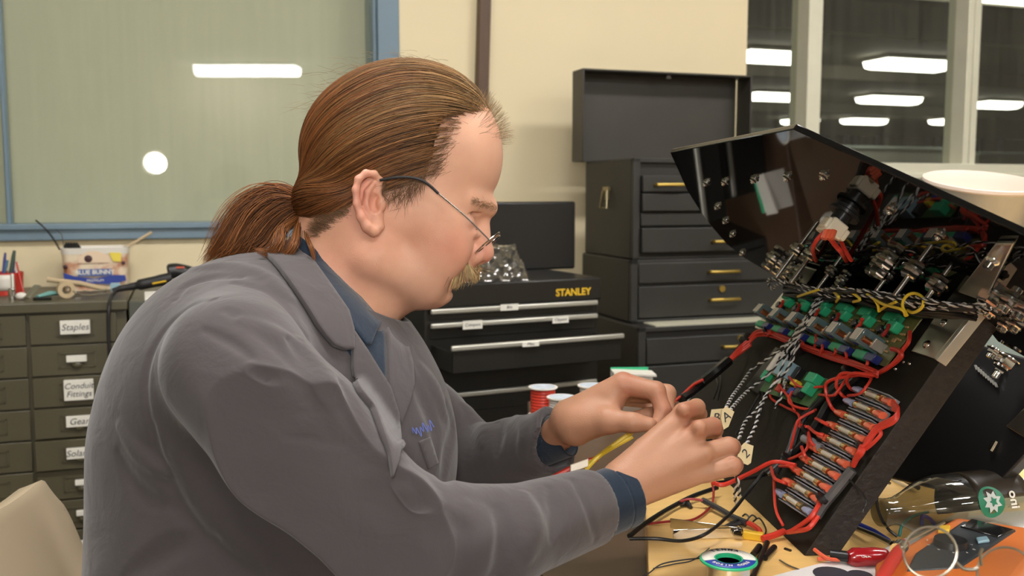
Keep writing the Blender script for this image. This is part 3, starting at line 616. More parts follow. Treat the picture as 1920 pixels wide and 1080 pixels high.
wire('lead_wire', [W(1575, 448, dpb+.01), W(1584, 468, dpb+.03), W(1596, 488, dpb+.06)], .0022, M['wred'], pb)
# ------------------------------------------------------------ wiring
def twist(name, pts, r=.0011, parent=con, pitch=.019):
    P = smooth_path(pts, 14); L_ = np.r_[0, np.cumsum(np.linalg.norm(np.diff(P, axis=0), axis=1))]; n = max(20, int(L_[-1]/.0012)); s = np.linspace(0, L_[-1], n); P = np.stack([np.interp(s, L_, P[:, i]) for i in range(3)], 1)
    T = np.gradient(P, axis=0); T /= np.linalg.norm(T, axis=1)[:, None]; a = np.cross(T, A3(.2, .3, 1)); a /= np.linalg.norm(a, axis=1)[:, None]; c = np.cross(T, a); th = s/pitch*2*math.pi
    o = a*np.cos(th)[:, None]+c*np.sin(th)[:, None]; b = MB(); b.tube(P+o*r, r, 5, 0); b.tube(P-o*r, r, 5, 1); return b.build(name, [M['wwht'], M['wblk']], parent)
H_ = lambda x, y, h: bo(x, y, h)
rw = random.Random(11)
# black and white pairs running from the studs down over the relay boards to the tags
for i in range(7):
    j = lambda a=3: rw.uniform(-a, a)
    twist('twisted_pair', [H_(1548+j(8), 545+j(), .02), H_(1530+j(4), 572+j(), .035), H_(1512+j(4), 600+j(), .042), H_(1492+j(5), 630+j(), .036), H_(1470+j(5), 660+j(), .03), H_(1448+j(8), 695+j(), .022)])
def p_(x, y, d): return W(x, y, d)
def hd(x, y, h=0): return dep(H_(x, y, h))
twist('twisted_pair', [H_(1492, 630, .03), H_(1440, 672, .025), H_(1412, 690, .025), H_(1390, 720, .06), H_(1372, 745, .10), p_(1360, 768, 1.02)])
twist('twisted_pair', [H_(1496, 634, .03), H_(1466, 672, .03), H_(1436, 706, .03), H_(1400, 735, .06), p_(1368, 770, 1.03)])
twist('twisted_pair', [H_(1500, 640, .03), H_(1478, 690, .03), H_(1450, 722, .03), H_(1428, 760, .05), H_(1416, 800, .07), p_(1400, 832, 1.02)])
twist('twisted_pair', [H_(1478, 660, .03), H_(1460, 705, .03), H_(1440, 735, .03), H_(1418, 770, .05), H_(1398, 790, .07), p_(1386, 822, 1.03)])
twist('twisted_pair', [H_(1510, 600, .03), H_(1490, 650, .03), H_(1476, 690, .02), H_(1466, 740, .02), H_(1452, 765, .02)])
twist('twisted_pair', [p_(1382, 905, 1.02), p_(1378, 925, 1.03), p_(1379, 942, 1.05)]); twist('twisted_pair', [p_(1372, 880, 1.0), p_(1384, 905, 1.01), p_(1386, 930, 1.04)])
for (pts) in (((1352, 640, .03), (1365, 690, .04), (1358, 720, .06), (1352, 765, .12)), ((1352, 700, .03), (1340, 735, .05), (1326, 760, .08))):
    pass
# harness along the hinge: pairs and black bundle
hy = lambda x: 545+(x-1450)*.135+4*math.sin(x*.03)
for i in range(6):
    o = rw.uniform(-9, 9); xs = [1440+rw.uniform(-5, 60)]+[1500, 1560, 1620, 1680, 1740, 1800]+[1850+rw.uniform(-10, 10)]
    twist('twisted_pair', [po(x, hy(x)-12+o+rw.uniform(-7, 7), .028+rw.uniform(-.008, .006)) if x < 1860 else po(x, 556, .02) for x in xs], r=.0008, pitch=.022)
for i in range(9): wire('black_wire', [po(x, hy(x)-16+i*2.6+rw.uniform(-6, 6), .026+rw.uniform(-.005, .006)) for x in (1470, 1530, 1590, 1650, 1710, 1770, 1830)], .0022, M['wblk'])
twist('twisted_pair', [po(1470, 528, .03), po(1445, 522, .03), po(1440, 530, .03), po(1448, 542, .03), po(1456, 534, .03), po(1472, 530, .03)], .0010)
for pts in ([(1496, 556, .02), (1510, 551, .03), (1535, 543, .03)], [(1560, 545, .02), (1572, 556, .03), (1568, 566, .02)], [(1600, 566, .018), (1612, 560, .025), (1585, 540, .03)],
            [(1626, 552, .03), (1655, 570, .03), (1690, 580, .03), (1698, 592, .02)], [(1701, 592, .018), (1692, 572, .03), (1700, 555, .035), (1716, 550, .035), (1731, 560, .035), (1728, 577, .03), (1712, 586, .025), (1702, 582, .02)],
            [(1648, 584, .018), (1646, 572, .025), (1640, 562, .03)], [(1650, 582, .018), (1662, 574, .025), (1680, 566, .03)]):
    wire('yellow_wire', [H_(q[0], q[1], q[2]+.03) for q in pts], .0016, M['wyel'])
# red harness under the relay boards
for i in range(7):
    o = rw.uniform(-5, 5); wire('red_wire', [H_(x, y+o+rw.uniform(-2, 2), .012+rw.uniform(0, .008)) for x, y in ((1405, 640), (1420, 624), (1445, 626), (1480, 640), (1520, 655), (1560, 668), (1600, 682), (1630, 694), (1645, 702))], .00176, M['wred'])
for i, (x0, y0, x1, y1) in enumerate(((1445, 618, 1438, 630), (1500, 636, 1506, 652), (1528, 622, 1527, 652), (1540, 640, 1538, 664), (1566, 648, 1562, 668), (1582, 655, 1586, 676), (1625, 672, 1622, 690))): wire('red_wire', [H_(x0, y0, .016), H_((x0+x1)/2+3, (y0+y1)/2, .022), H_(x1, y1, .016)], .00176, M['wred'])
wire('red_wire', [H_(1706, 622, .018), H_(1704, 640, .02), H_(1694, 655, .018), H_(1680, 676, .016), H_(1662, 692, .014), H_(1640, 702, .012)], .00224, M['wred'])
wire('red_wire', [H_(1672, 654, .018), H_(1686, 658, .02), H_(1690, 668, .018), H_(1676, 682, .014), H_(1650, 698, .012)], .00256, M['wred'])
for o in (0, 5, 9, -4): wire('red_wire', [H_(1408, 638+o, .014), H_(1390, 652+o, .02), H_(1374, 668+o*.6, .03), H_(1362, 682+o*.4, .035)], .00192, M['wred'])
wire('cable_sleeve', [H_(1366, 677, .033), H_(1345, 695, .045), H_(1318, 716, .05), H_(1300, 730, .06)], .0075, M['sleeve'])
wire('red_wire', [H_(1318, 712, .055), H_(1300, 722, .065), H_(1282, 738, .08), H_(1266, 752, .10)], .00200, M['wred'])
wire('cable_sleeve', [H_(1312, 722, .05), H_(1296, 736, .065), H_(1278, 748, .085)], .0060, M['sleeve'])
# tangle below relay boards and leads into the fuse ways
lead = [((1640, 704), (1600, 700), (1588, 712), (1594, 728), (1610, 734)), ((1632, 706), (1580, 700), (1568, 722), (1580, 742), (1596, 752)), ((1630, 700), (1560, 712), (1548, 730), (1560, 765), (1580, 776)),
        ((1530, 785), (1540, 790), (1553, 797)), ((1515, 800), (1530, 812), (1545, 816)), ((1516, 812), (1520, 828), (1527, 836)), ((1503, 838), (1508, 852), (1512, 858)), ((1462, 874), (1480, 874), (1488, 880)), ((1446, 876), (1452, 896), (1470, 905), (1478, 908))]
for l_ in lead: wire('red_wire', [H_(x, y, .018+.01*math.sin(i*1.3)) for i, (x, y) in enumerate(l_)], .00192, M['wred'])
for l_ in (((1545, 725), (1500, 725), (1470, 700), (1450, 720), (1445, 745), (1470, 762), (1496, 776), (1500, 800)), ((1470, 705), (1460, 720), (1478, 744), (1490, 770)), ((1527, 770), (1500, 785), (1492, 800), (1485, 830), (1478, 852), (1462, 868), (1452, 884), (1452, 930), (1456, 960), (1468, 985)), ((1500, 796), (1512, 800)), ((1516, 806), (1514, 838), (1500, 852), (1478, 862)),
           ((1635, 706), (1628, 720), (1612, 738), (1590, 742)), ((1500, 716), (1482, 740), (1480, 755), (1500, 765), (1530, 768)), ((1536, 740), (1560, 742), (1570, 735), (1590, 705))):
    wire('red_wire', [H_(x, y, .014+.008*math.sin(i)) for i, (x, y) in enumerate(l_)], .00160, M['wred'])
for o in (0, 3.5, 7, 10): wire('red_wire', [H_(1674, 752+o*1.5, .016), H_(1684, 766+o, .02), H_(1676, 782+o, .022), H_(1646, 798+o, .022), H_(1628, 820+o, .022), H_(1618, 838, .020+o*.0003)], .00176, M['wred'])
for o in (-2.5, 0, 2.5, 4): wire('red_wire', [H_(1618+o, 836, .020), H_(1612+o, 850, .022), H_(1604+o*.6, 862, .018), H_(1600, 874, .014)], .00240, M['wred'])
wire('red_wire', [H_(1640, 800, .02), H_(1652, 812, .022), H_(1640, 828, .022), H_(1624, 842, .02)], .00192, M['wred'])
wire('cable_sleeve', [H_(1598, 880, .008), H_(1570, 915, .008), H_(1545, 945, .008), H_(1530, 968, .008)], .0055, mat('grey_tube', (.09, .09, .09), .3))
wire('red_wire', [H_(1536, 945, .014), H_(1520, 970, .018), H_(1490, 992, .014), H_(1478, 998, .012)], .00256, M['wred']); wire('red_wire', [H_(1534, 968, .012), H_(1516, 990, .016), H_(1492, 996, .012), H_(1476, 998, .01)], .00256, M['wred'])
wire('red_wire', [H_(1492, 872, .02), H_(1450, 866, .035), H_(1410, 885, .06), H_(1360, 908, .10), p_(1335, 905, 1.0)], .00240, M['wred'])
wire('black_wire', [H_(1455, 880, .01), H_(1430, 892, .02), H_(1380, 900, .05), H_(1340, 905, .08)], .0018, M['wblk'])
for k in range(5): wire('black_wire', [H_(1590+rw.uniform(-8, 8), 705+rw.uniform(-5, 5), .008), H_(1555+rw.uniform(-6, 6), 735, .010), H_(1500+rw.uniform(-6, 6), 790, .010), H_(1478+rw.uniform(-5, 5), 850, .01), H_(1440+rw.uniform(-20, 20), 890, .02)], .0024, M['wblk'])
wire('black_wire', [H_(1620, 700, .006), H_(1560, 750, .006), H_(1535, 790, .006), H_(1500, 840, .006), H_(1470, 860, .006)], .005, M['sleeve'])
for (x, y) in ((1475, 858), (1512, 806), (1616, 838), (1541, 934), (1404, 632), (1395, 640), (1440, 622), (1500, 655), (1590, 696)):
    b = MB(); c = H_(x, y, .016); d_ = unit(H_(x+8, y-8, .016)-c); b.cyl(c-d_*.0018, c+d_*.0018, .0085 if y < 700 else .0070, n=12); b.build('cable_tie', M['black_pl'], con)
wire('black_wire', [H_(1560, 868, .006), H_(1620, 930, .006), H_(1618, 960, .004)], .0012, M['wblk'])
for pts in (((1352, 672), (1342, 700), (1346, 722), (1338, 748)), ((1357, 668), (1348, 690), (1352, 715), (1346, 750)), ((1430, 735), (1428, 770), (1410, 800)), ((1424, 740), (1395, 790), (1380, 815))): wire('black_wire', [H_(x, y, .02) for x, y in pts], .0013, M['wblk'])
# paper flags on the wires
def flag(px, d, txt, label):
    c = W(px[0][0], px[0][1], d); pts = [W(x, y, d+dd) for x, y, dd in px]; n_ = unit(np.cross(pts[1]-pts[0], pts[2]-pts[0])); n_ = n_ if np.dot(n_, CAM-pts[0]) > 0 else -n_
    b = MB(); b.prism(pts, -n_*.0006); o = b.build('wire_flag', M['flag'], con, label=label); q = np.mean(pts, 0)
    x_ = unit(pts[1]-pts[0]); fr = frame_from(q+n_*.0004, n_, x_ if x_[0] > 0 else -x_); b = MB(); b.text(txt, .013, fr, .0002, shear=.2); b.build('handwriting', M['ink'], o)
M['flag'] = mat('masking_tape_flag', (.72, .60, .34), .7, var=.05)
flag([(1334, 768, 0), (1356, 766, 0), (1352, 800, 0), (1328, 800, 0)], 1.01, 'B', 'tape flag marked B')
flag([(1354, 768, 0), (1362, 762, 0), (1377, 772, 0), (1366, 800, 0), (1356, 806, 0), (1352, 784, 0)], .995, 'A', 'tape flag marked A')
flag([(1388, 838, 0), (1396, 830, 0), (1413, 836, 0), (1408, 868, 0), (1402, 872, 0), (1380, 864, 0)], .985, '2', 'tape flag marked 2')
# ------------------------------------------------------------ things on the desk
def spool(c, r, h, mt, top, label, group, name='wire_spool', hub=.35):
    fr = Fr(c, (1, 0, 0), (0, 1, 0), (0, 0, 1)); t = thing(name, label, 'spool', c, group)
    b = MB(); b.lathe(fr, [(r*hub, 0), (r, 0), (r, .0018), (r*.62, .0022), (r*hub, .0022)], 36); b.lathe(fr, [(r*hub, h), (r, h), (r, h-.0018), (r*.62, h-.0022), (r*hub, h-.0022)], 36)
    b.lathe(fr, [(r*hub*.98, 0), (r*hub, 0), (r*hub, h), (r*hub*.9, h), (r*hub*.9, 0)], 28); b.build('flange', top, t)
    b = MB(); n = 9; pr = [(r*.40, .002)]
    for i in range(n): z = .002+(h-.004)*(i+.5)/n; pr += [(r*.82, z-.002), (r*.86, z)]
    pr += [(r*.40, h-.002)]; b.lathe(fr, pr, 30); b.build('winding', mt, t); return t, fr
G_ = 'wire spools behind the man\'s hands'
DZ = .715
for (x, y, r, h, m, lab) in ((1018, 725, .0268, .052, M['wred'], 'spool of red wire with white flanges, the tallest behind the sleeve'), (1053, 744, .0268, .042, M['wwht'], 'low white spool just in front of the red wire spool'), (1110, 722, .0268, .052, M['wwht'], 'white spool right of the red one, beside the white box')):
    c = onz(x, y, DZ+h); c[2] = DZ; t, fr = spool(c, r, h, m, M['white_pl'], lab, G_)
    b = MB(); b.lathe(Fr(c, (1, 0, 0), (0, 1, 0), (0, 0, 1)), [(r*.36, h+.0002), (r*.85, h+.0004), (r*.85, h+.0001)], 30); b.build('paper_label', mat('spool_label', (.55, .62, .70), .5, var=.4, vscale=60), t)
# solder spool
c = onz(1366, 1048, TZ+.034); c[2] = TZ; r = .0262
t = thing('solder_spool', 'green solder spool with a white and blue ring label at the front of the board', 'spool', c)
fr = Fr(c, (1, 0, 0), (0, 1, 0), (0, 0, 1)); b = MB(); h = .034
b.lathe(fr, [(r*.42, h-.006), (r*.45, h+.0006), (r*.97, h+.0006), (r, h), (r, h-.0015), (r*.5, h-.003)], 48); b.lathe(fr, [(r*.4, 0), (r, 0), (r, .002), (r*.4, .003)], 40); b.lathe(fr, [(0, h-.012), (r*.40, h-.011), (r*.42, h-.006), (r*.43, .002)], 32); b.build('flange', mat('spool_green', (.02, .42, .19), .35), t)
b = MB(); b.lathe(fr, [(r*.5, .003), (r*.74, .004), (r*.74, h-.004), (r*.5, h-.003)], 40); b.build('solder_winding', mat('solder_wire', (.6, .6, .58), .28, 1., var=.2, vscale=4, stretch=(1, 1, 400)), t)
def ring_sector(a0, a1, r0, r1, z, m, nm, par, n=30):
    b = MB(); A_ = np.linspace(a0, a1, n); vs = [fr(r0*math.cos(a), r0*math.sin(a), z) for a in A_]+[fr(r1*math.cos(a), r1*math.sin(a), z) for a in A_]
    b.add(vs, [(i, i+1, n+i+1, n+i) for i in range(n-1)]); return b.build(nm, m, par, solid=.0003)
lb = ring_sector(-.25, math.pi+.25, r*.50, r*.93, h+.0010, M['card'], 'label', t); lb2 = ring_sector(math.pi+.25, 2*math.pi-.25, r*.50, r*.93, h+.0010, M['bluep'], 'label', t)
b = MB()
for i, ch in enumerate('TENMA'):
    a = math.radians(124-i*17); q = fr(r*.76*math.cos(a), r*.76*math.sin(a), h+.0013); yv = A3(math.cos(a), math.sin(a), 0); xv = np.cross(yv, A3(0, 0, 1)); b.text(ch, .0062, Fr(q, xv, yv, EZ), .0001, bold=.03)
b.build('lettering', M['ink'], lb)
b = MB()
for i, ch in enumerate('ROSIN CORE'):
    a = math.radians(215+i*12.); q = fr(r*.72*math.cos(a), r*.72*math.sin(a), h+.0013); yv = -A3(math.cos(a), math.sin(a), 0); xv = np.cross(yv, A3(0, 0, 1))
    if ch != ' ': b.text(ch, .0048, Fr(q, xv, yv, EZ), .0001, bold=.02)
b.build('lettering', M['card'], lb2)
def tz(x, y, z=.0): return onz(x, y, TZ+z)
def loose(name, pts, r, m, label, cat, n=8, flat=1.): b = MB(); b.tube(smooth_path([tz(*q) for q in pts], 8), r, n, flat=flat); return tag(b.build(name, m), label, cat)
loose('solder_wire', [(1322, 1046, .012), (1280, 1050, .004), (1240, 1058, .002), (1216, 1075, .002), (1195, 1085, .003)], .0007, M['ink'], 'thin dark wire trailing left from the solder spool', 'wire')
loose('thin_wire', [(1330, 1028, .003), (1300, 1050, .001), (1262, 1058, .001), (1225, 1066, .001)], .0006, M['ink'], 'second thin dark wire lying left of the green spool', 'wire')
# chrome tweezers: two sprung blades
t = thing('tweezers', 'wide chrome tweezers lying on the wooden board below the wrist', 'tweezers', tz(1320, 1000))
M['chrome'] = mat('chrome', (.75, .74, .70), .08, 1.)
def strip(a, c_, w, name, h0, h1, par, m):
    a = A3(*a); c_ = A3(*c_); b = MB(); up = A3(0, 0, 1); b.prism([a+up*h0, c_+up*h0, c_+up*(h0+h1), a+up*(h0+h1)], unit(np.cross(up, c_-a))*w); return b.build(name, m, par, bev=.0005)
q0_, q1_, q2_ = tz(1256, 990, .001), tz(1388, 1008, .001), tz(1262, 1012, .001)
strip(q0_, q1_, .0014, 'blade', 0, .011, t, M['chrome']); strip(q2_, q1_, .0014, 'blade', 0, .011, t, M['chrome'])
b = MB(); cc = tz(1382, 1000, .0065); ux = unit(q1_-q2_); b.lathe(frame_from(cc-A3(0, .002, 0), A3(0, -1, 0.1)), [(.0022, -.002), (.0048, -.002), (.0052, .002), (.0024, .002)], 20); b.box((-.001, -.006, 0), (.001, .006, .012), Fr(q1_, ux, np.cross(A3(0, 0, 1), ux), EZ)); b.build('pivot', M['chrome'], t, bev=.0003)
b = MB(); b.box((-.011, -.004, 0), (.011, .004, .009), Fr(tz(1412, 1012), unit(A3(1, -.4, 0)), unit(A3(.4, 1, 0)), EZ)); tag(b.build('terminal_lug', M['yellow_pl'], bev=.0015), 'small yellow terminal lug right of the chrome tweezers', 'terminal')
for i, (a, c_, lab) in enumerate((((1438, 1018), (1412, 1082), 'longest black heat-shrink tube lying beside the green spool'), ((1452, 1026), (1434, 1046), 'short black heat-shrink tube lying right of the long one'), ((1424, 1024), (1412, 1040), 'short black heat-shrink stub lying left of the long one'))):
    b = MB(); b.cyl(tz(*a, .0035), tz(*c_, .0035), .0032, n=12); tag(b.build('heat_shrink_tube', M['sleeve']), lab, 'tube', 'heat-shrink tubes beside the solder spool')
loose('wire_offcut', [(1462, 1050, .002), (1478, 1060, .002), (1498, 1068, .002)], .0010, M['bracket'], 'short bare wire offcut lying on the board right of the tubes', 'wire offcut')
b = MB(); b.box((-.004, -.0012, 0), (.004, .0012, .0018), Fr(tz(1477, 1032), unit(A3(.6, -.8, 0)), unit(A3(.8, .6, 0)), EZ)); tag(b.build('plastic_clipping', M['blk']), 'tiny black clipping on the board left of the console corner', 'clipping')
# cables crossing the board under the hands
def cable(name, pts, r, m, label): b = MB(); b.tube(smooth_path([tz(*q) for q in pts], 8), r, 8); return tag(b.build(name, m), label, 'cable')
cable('test_lead', [(1345, 914, .012), (1300, 930, .008), (1270, 945, .006), (1240, 962, .006), (1205, 985, .006), (1180, 1005, .006)], .0028, M['wblk'], 'black lead running from under the wrist down to the cuff')
cable('power_lead', [(1335, 905, .02), (1338, 925, .01), (1332, 950, .004), (1300, 974, .003), (1250, 978, .003), (1205, 985, .003), (1184, 998, .003)], .0014, M['wred2'], 'thin dark red lead looping on the board under the hand')
cable('power_lead', [(1268, 944, .006), (1290, 936, .010), (1316, 938, .010), (1322, 940, .009)], .0016, M['wred2'], 'short red lead entering the black sleeved cable')
cable('sleeved_cable', [(1318, 938, .009), (1350, 955, .008), (1372, 968, .007), (1400, 980, .007)], .0035, mat('grey_sleeve', (.035, .035, .04), .3), 'black sleeved cable crossing the board towards the console foot')
cable('red_lead', [(1398, 979, .006), (1412, 985, .006), (1424, 995, .006), (1426, 1004, .004)], .0030, M['wred'], 'red wire end coming out of the black sleeved cable')
cable('red_lead', [(1430, 1010, .005), (1450, 1004, .006), (1470, 996, .008)], .0036, M['wred'], 'red wire end lying at the foot of the backboard')
cable('black_lead', [(1180, 1010, .004), (1230, 1010, .004), (1280, 1014, .005), (1325, 1000, .016), (1370, 962, .020), (1400, 925, .03), (1432, 885, .05)], .0020, M['wblk'], 'thin black lead arching from the cuff up over the board')
cable('coiled_wire', [(1392, 968, .006), (1398, 964, .009), (1404, 970, .006), (1400, 976, .004), (1410, 966, .009), (1418, 972, .006), (1412, 978, .004), (1424, 972, .006), (1436, 992, .004), (1432, 1008, .003)], .0009, M['wblk'], 'curly thin black wire beside the sleeved cable')
b = MB(); b.tube([tz(1360, 988, .003), tz(1385, 978, .005), tz(1398, 985, .003)], [.003, .006, .003], 8, flat=.6); tag(b.build('rubber_clip', M['black_rub']), 'small black rubber clip lying above the tweezers pivot', 'clip')
b = MB(); b.tube([tz(1275, 946, .003), tz(1288, 942, .005), tz(1296, 952, .002)], [.003, .005, .002], 8); tag(b.build('rubber_clip', M['black_rub']), 'small black clip lying where the two leads meet', 'clip')
# yellow and red leads between the sleeves
def air(name, pts, r, m, label, cat='lead'): b = MB(); b.tube(smooth_path([W(*q) for q in pts], 8), r, 8); return tag(b.build(name, m), label, cat)
air('yellow_lead', [(1190, 806, 1.02), (1160, 828, 1.02), (1130, 850, 1.02), (1102, 872, 1.01)], .0026, M['wyel'], 'upper yellow lead passing between the two hands')
air('yellow_lead', [(1186, 818, 1.02), (1150, 838, 1.02), (1122, 856, 1.01), (1098, 880, 1.01)], .0026, M['wyel'], 'lower yellow lead passing between the two hands')
air('red_lead', [(1120, 860, 1.02), (1095, 868, 1.02), (1060, 884, 1.02), (1022, 904, 1.02)], .0032, M['wred'], 'red lead emerging between the two coat sleeves')
b = MB(); fr = Fr(W(1086, 873, 1.0), unit(W(1106, 866, 1.)-W(1086, 873, 1.)), A3(0, .3, 1), A3(0, -1, 0.3)); b.box((-.010, -.004, -.004), (.010, .004, .004), fr); tag(b.build('splice_connector', M['cream_pl'], bev=.001), 'cream splice connector on the red lead between the sleeves', 'connector')
# white boxes behind the hands
def carton(p, w, d, h, yaw, label, x=0):
    fr = Fr(p, A3(math.cos(yaw), math.sin(yaw), 0), A3(-math.sin(yaw), math.cos(yaw), 0), EZ); t = thing('small_carton', label, 'carton', p); b = MB(); b.box((-w/2, -d/2, 0), (w/2, d/2, h), fr); b.build('carton_body', M['white_pl'], t, bev=.001)
    b = MB(); b.prism([fr(-w/2, -d/2, h), fr(w/2+.006, -d/2-.006, h-.004), fr(w/2+.006, -d/2-.006, h+.0), fr(-w/2, -d/2, h+.003)], fr.m[1]*d); b.build('flap', M['white_pl'], t); b = MB(); b.box((-w/2, d/2-.002, h), (w/2, d/2, h+.006), fr); b.build('green_edge', M['green_pl'], t)
p = onz(1184, 698, DZ+.042); p[2] = DZ; carton(p+A3(0, .0, 0), .078, .05, .042, .06, 'white carton with a green edge behind the far hand')
p = onz(1345, 712, DZ+.05); p[2] = DZ; carton(p+A3(0, .0, 0), .050, .03, .036, .3, 'white carton with a green edge behind the backboard')
b = MB(); p = onz(1312, 752, DZ+.03); p[2] = DZ; b.lathe(Fr(p, (1, 0, 0), (0, 1, 0), EZ), [(0, 0), (.022, 0), (.022, .035), (.016, .044), (0, .044)], 24); tag(b.build('bottle_cap', M['white_pl']), 'white plastic cap standing behind the hands by the carton', 'cap')
# papers
M['paper'] = mat('paper', (.74, .71, .68), .75, var=.02)
def sheet(pts, z, label, lines):
    P4 = [onz(x, y, z) for x, y in pts]; b = MB(); b.prism(P4, A3(0, 0, -.0005)); o = tag(b.build('paper_sheet', M['paper'], smooth=False), label, 'paper')
    for (x, y, x2, y2, s, tx) in lines:
        a, c_ = onz(x, y, z+.0002), onz(x2, y2, z+.0002); xv = unit(c_-a); b = MB(); b.text(tx, s, Fr(a, xv, np.cross(EZ, xv), EZ), .00005, align='LEFT'); b.build('print', M['ink'], o)
    return o
s1_ = sheet([(1646, 1034), (1785, 966), (1918, 896), (2120, 960), (1960, 1160), (1700, 1160)], TZ+.004, 'printed white sheet lying under the orange multimeter', [(1898, 935, 1925, 975, .009, '55+ OM'), (1862, 946, 1900, 985, .0035, 'output terminals'), (1850, 952, 1890, 992, .0035, 'relay section a'), (1870, 940, 1908, 980, .0035, 'supply wiring')])
s2_ = sheet([(1432, 1084), (1585, 1044), (1700, 1020), (1800, 1110), (1480, 1170)], TZ+.002, 'white drawing sheet under the red screwdriver at the photo\'s bottom edge', [])
b = MB()
for (x, y, a_) in ((1560, 1076, .018), (1612, 1078, .012)): q = onz(x, y, TZ+.0026); b.lathe(Fr(q, unit(A3(1, .6, 0)), unit(A3(-.3, .5, 0)), EZ), [(0, .0003), (a_, .0002), (a_, 0)], 20)
b.build('ink_drawing', M['ink'], s2_)
# orange multimeter
mz_ = TZ+.035
m_ = [onz(x, y, mz_) for x, y in ((1642, 1052), (1790, 968), (1932, 988), (1960, 1010), (1830, 1190), (1650, 1190))]
t = thing('multimeter', 'orange multimeter with a dark display lying on the papers', 'multimeter', (m_[0][0], m_[0][1], TZ+.005))
b = MB(); b.prism([A3(q[0], q[1], TZ+.006) for q in m_], A3(0, 0, .029)); b.build('holster', M['orange_pl'], t, bev=.006, seg=4)
def onmeter(pts, z, th, nm, m, par, bev=.001): b = MB(); b.prism([onz(x, y, z) for x, y in pts], A3(0, 0, -th)); return b.build(nm, m, par, bev=bev)
fp = onmeter([(1716, 1036), (1806, 976), (1906, 992), (1840, 1036), (1800, 1062), (1700, 1068)], mz_+.002, .004, 'face_plate', mat('meter_face', (.035, .04, .045), .35), t, .002)
onmeter([(1800, 986), (1822, 972), (1902, 992), (1872, 1006)], mz_+.0035, .002, 'display', mat('meter_display', (.012, .012, .012), .12, coat=.6), fp)
onmeter([(1762, 984), (1782, 984), (1780, 994), (1758, 993)], mz_+.005, .004, 'hold_button', M['yellow_pl'], fp); onmeter([(1830, 1007), (1850, 1004), (1856, 1012), (1834, 1015)], mz_+.005, .003, 'select_button', M['lblue'], fp)
b = MB(); fr = Fr(onz(1782, 1022, mz_+.002), (1, 0, 0), (0, 1, 0), EZ); b.lathe(fr, [(.016, 0), (.015, .004), (.0145, .006), (0, .006)], 28); b.build('dial', M['blk'], fp)
b = MB()
for i in range(10): a = math.pi*2*i/10; b.text('VAΩmFHkµzC'[i], .004, Fr(fr(.0205*math.cos(a), .0205*math.sin(a), .0004), (1, 0, 0), (0, 1, 0), EZ), .0001)
b.build('dial_marks', M['card'], fp)
# red probe resting over the meter, and screwdrivers
t = thing('test_probe', 'red test probe resting across the corner of the multimeter', 'probe', onz(1670, 1040, mz_))
b = MB(); b.tube([onz(1694, 1020, mz_+.012), onz(1676, 1048, mz_+.012), onz(1655, 1082, mz_+.012), onz(1640, 1110, mz_+.012)], [.005, .006, .0055, .005], 12); b.build('probe_grip', M['red_pl'], t)
b = MB(); b.cyl(onz(1690, 1024, mz_+.013), onz(1682, 1032, mz_+.013), .0066, n=14); b.build('probe_collar', M['steel'], t)
t = thing('screwdriver', 'screwdriver with a red handle and black end lying on the drawing sheet', 'screwdriver', tz(1600, 1040))
b = MB(); b.tube([tz(1590, 1046, .010), tz(1600, 1045, .010), tz(1640, 1044, .010), tz(1662, 1042, .010)], [.006, .0095, .0095, .007], 14); g_ = b.build('handle', mat('red_lacquer', (.35, .01, .015), .2, coat=.5), t)
b = MB(); b.text('USA', .005, Fr(tz(1624, 1044, .0195), unit(tz(1650, 1043)-tz(1600, 1045)), A3(0, 1, 0), A3(0, 0, 1)), .0002); b.build('handle_print', M['card'], g_)
b = MB(); b.tube([tz(1558, 1040, .009), tz(1592, 1044, .010)], [.0055, .0055], 12); b.build('handle_end', M['black_pl'], t)
t = thing('slim_screwdriver', 'long bare metal shaft running from the console foot to the red probe', 'screwdriver', tz(1640, 1010))
b = MB(); b.tube([tz(1592, 985, .010), tz(1640, 1004, .014), tz(1672, 1020, .020)], [.0030, .0030, .0030], 12); b.build('shaft', M['bracket'], t)
b = MB(); b.tube([tz(1676, 1022, .020), tz(1700, 1034, .024)], [.0046, .0040], 12); b.build('ferrule', M['chrome'], t)
b = MB(); b.tube([tz(1594, 978, .010), tz(1640, 998, .012), tz(1668, 1012, .016)], [.004, .0035, .0012], 10); tag(b.build('blue_lead', mat('blue_wire', (.02, .03, .22), .4)), 'dark blue lead lying along the metal shaft', 'lead')
cable('orange_lead', [(1527, 1030, .012), (1540, 1040, .010), (1555, 1048, .008), (1572, 1050, .006)], .0020, M['spade'], 'orange-red wire end left of the screwdriver')
cable('orange_lead', [(1533, 1048, .006), (1552, 1048, .006), (1575, 1050, .006)], .0020, M['spade'], 'shorter orange-red wire end lying beneath the first')
cable('thin_cable', [(1668, 906, .05), (1652, 904, .07), (1644, 925, .06), (1648, 960, .04), (1664, 990, .02), (1682, 1006, .012)], .0016, M['wblk'], 'thin black cord curling in front of the glass bottle')
cable('teal_lead', [(1740, 960, .02), (1712, 968, .02), (1692, 985, .02), (1686, 1005, .012)], .0016, mat('teal_wire', (.02, .16, .14), .4), 'teal lead lying in front of the glass bottle')
cable('blue_lead', [(1728, 985, .012), (1730, 968, .022), (1742, 972, .02), (1752, 982, .012)], .0022, mat('navy_wire', (.03, .04, .35), .4), 'short looped blue lead beside the multimeter')
for i, (a, c_) in enumerate((((1690, 870), (1755, 905)), ((1705, 862), (1765, 900)), ((1660, 880), (1722, 915)))):
    b = MB(); b.cyl(tz(*a, .006), tz(*c_, .006), .0028, n=10); tag(b.build('dark_rod', M['black_pl']), ['dark rod lying nearest the console behind the bottle', 'dark rod lying farthest back behind the bottle', 'dark rod lying beside the backboard foot'][i], 'rod')
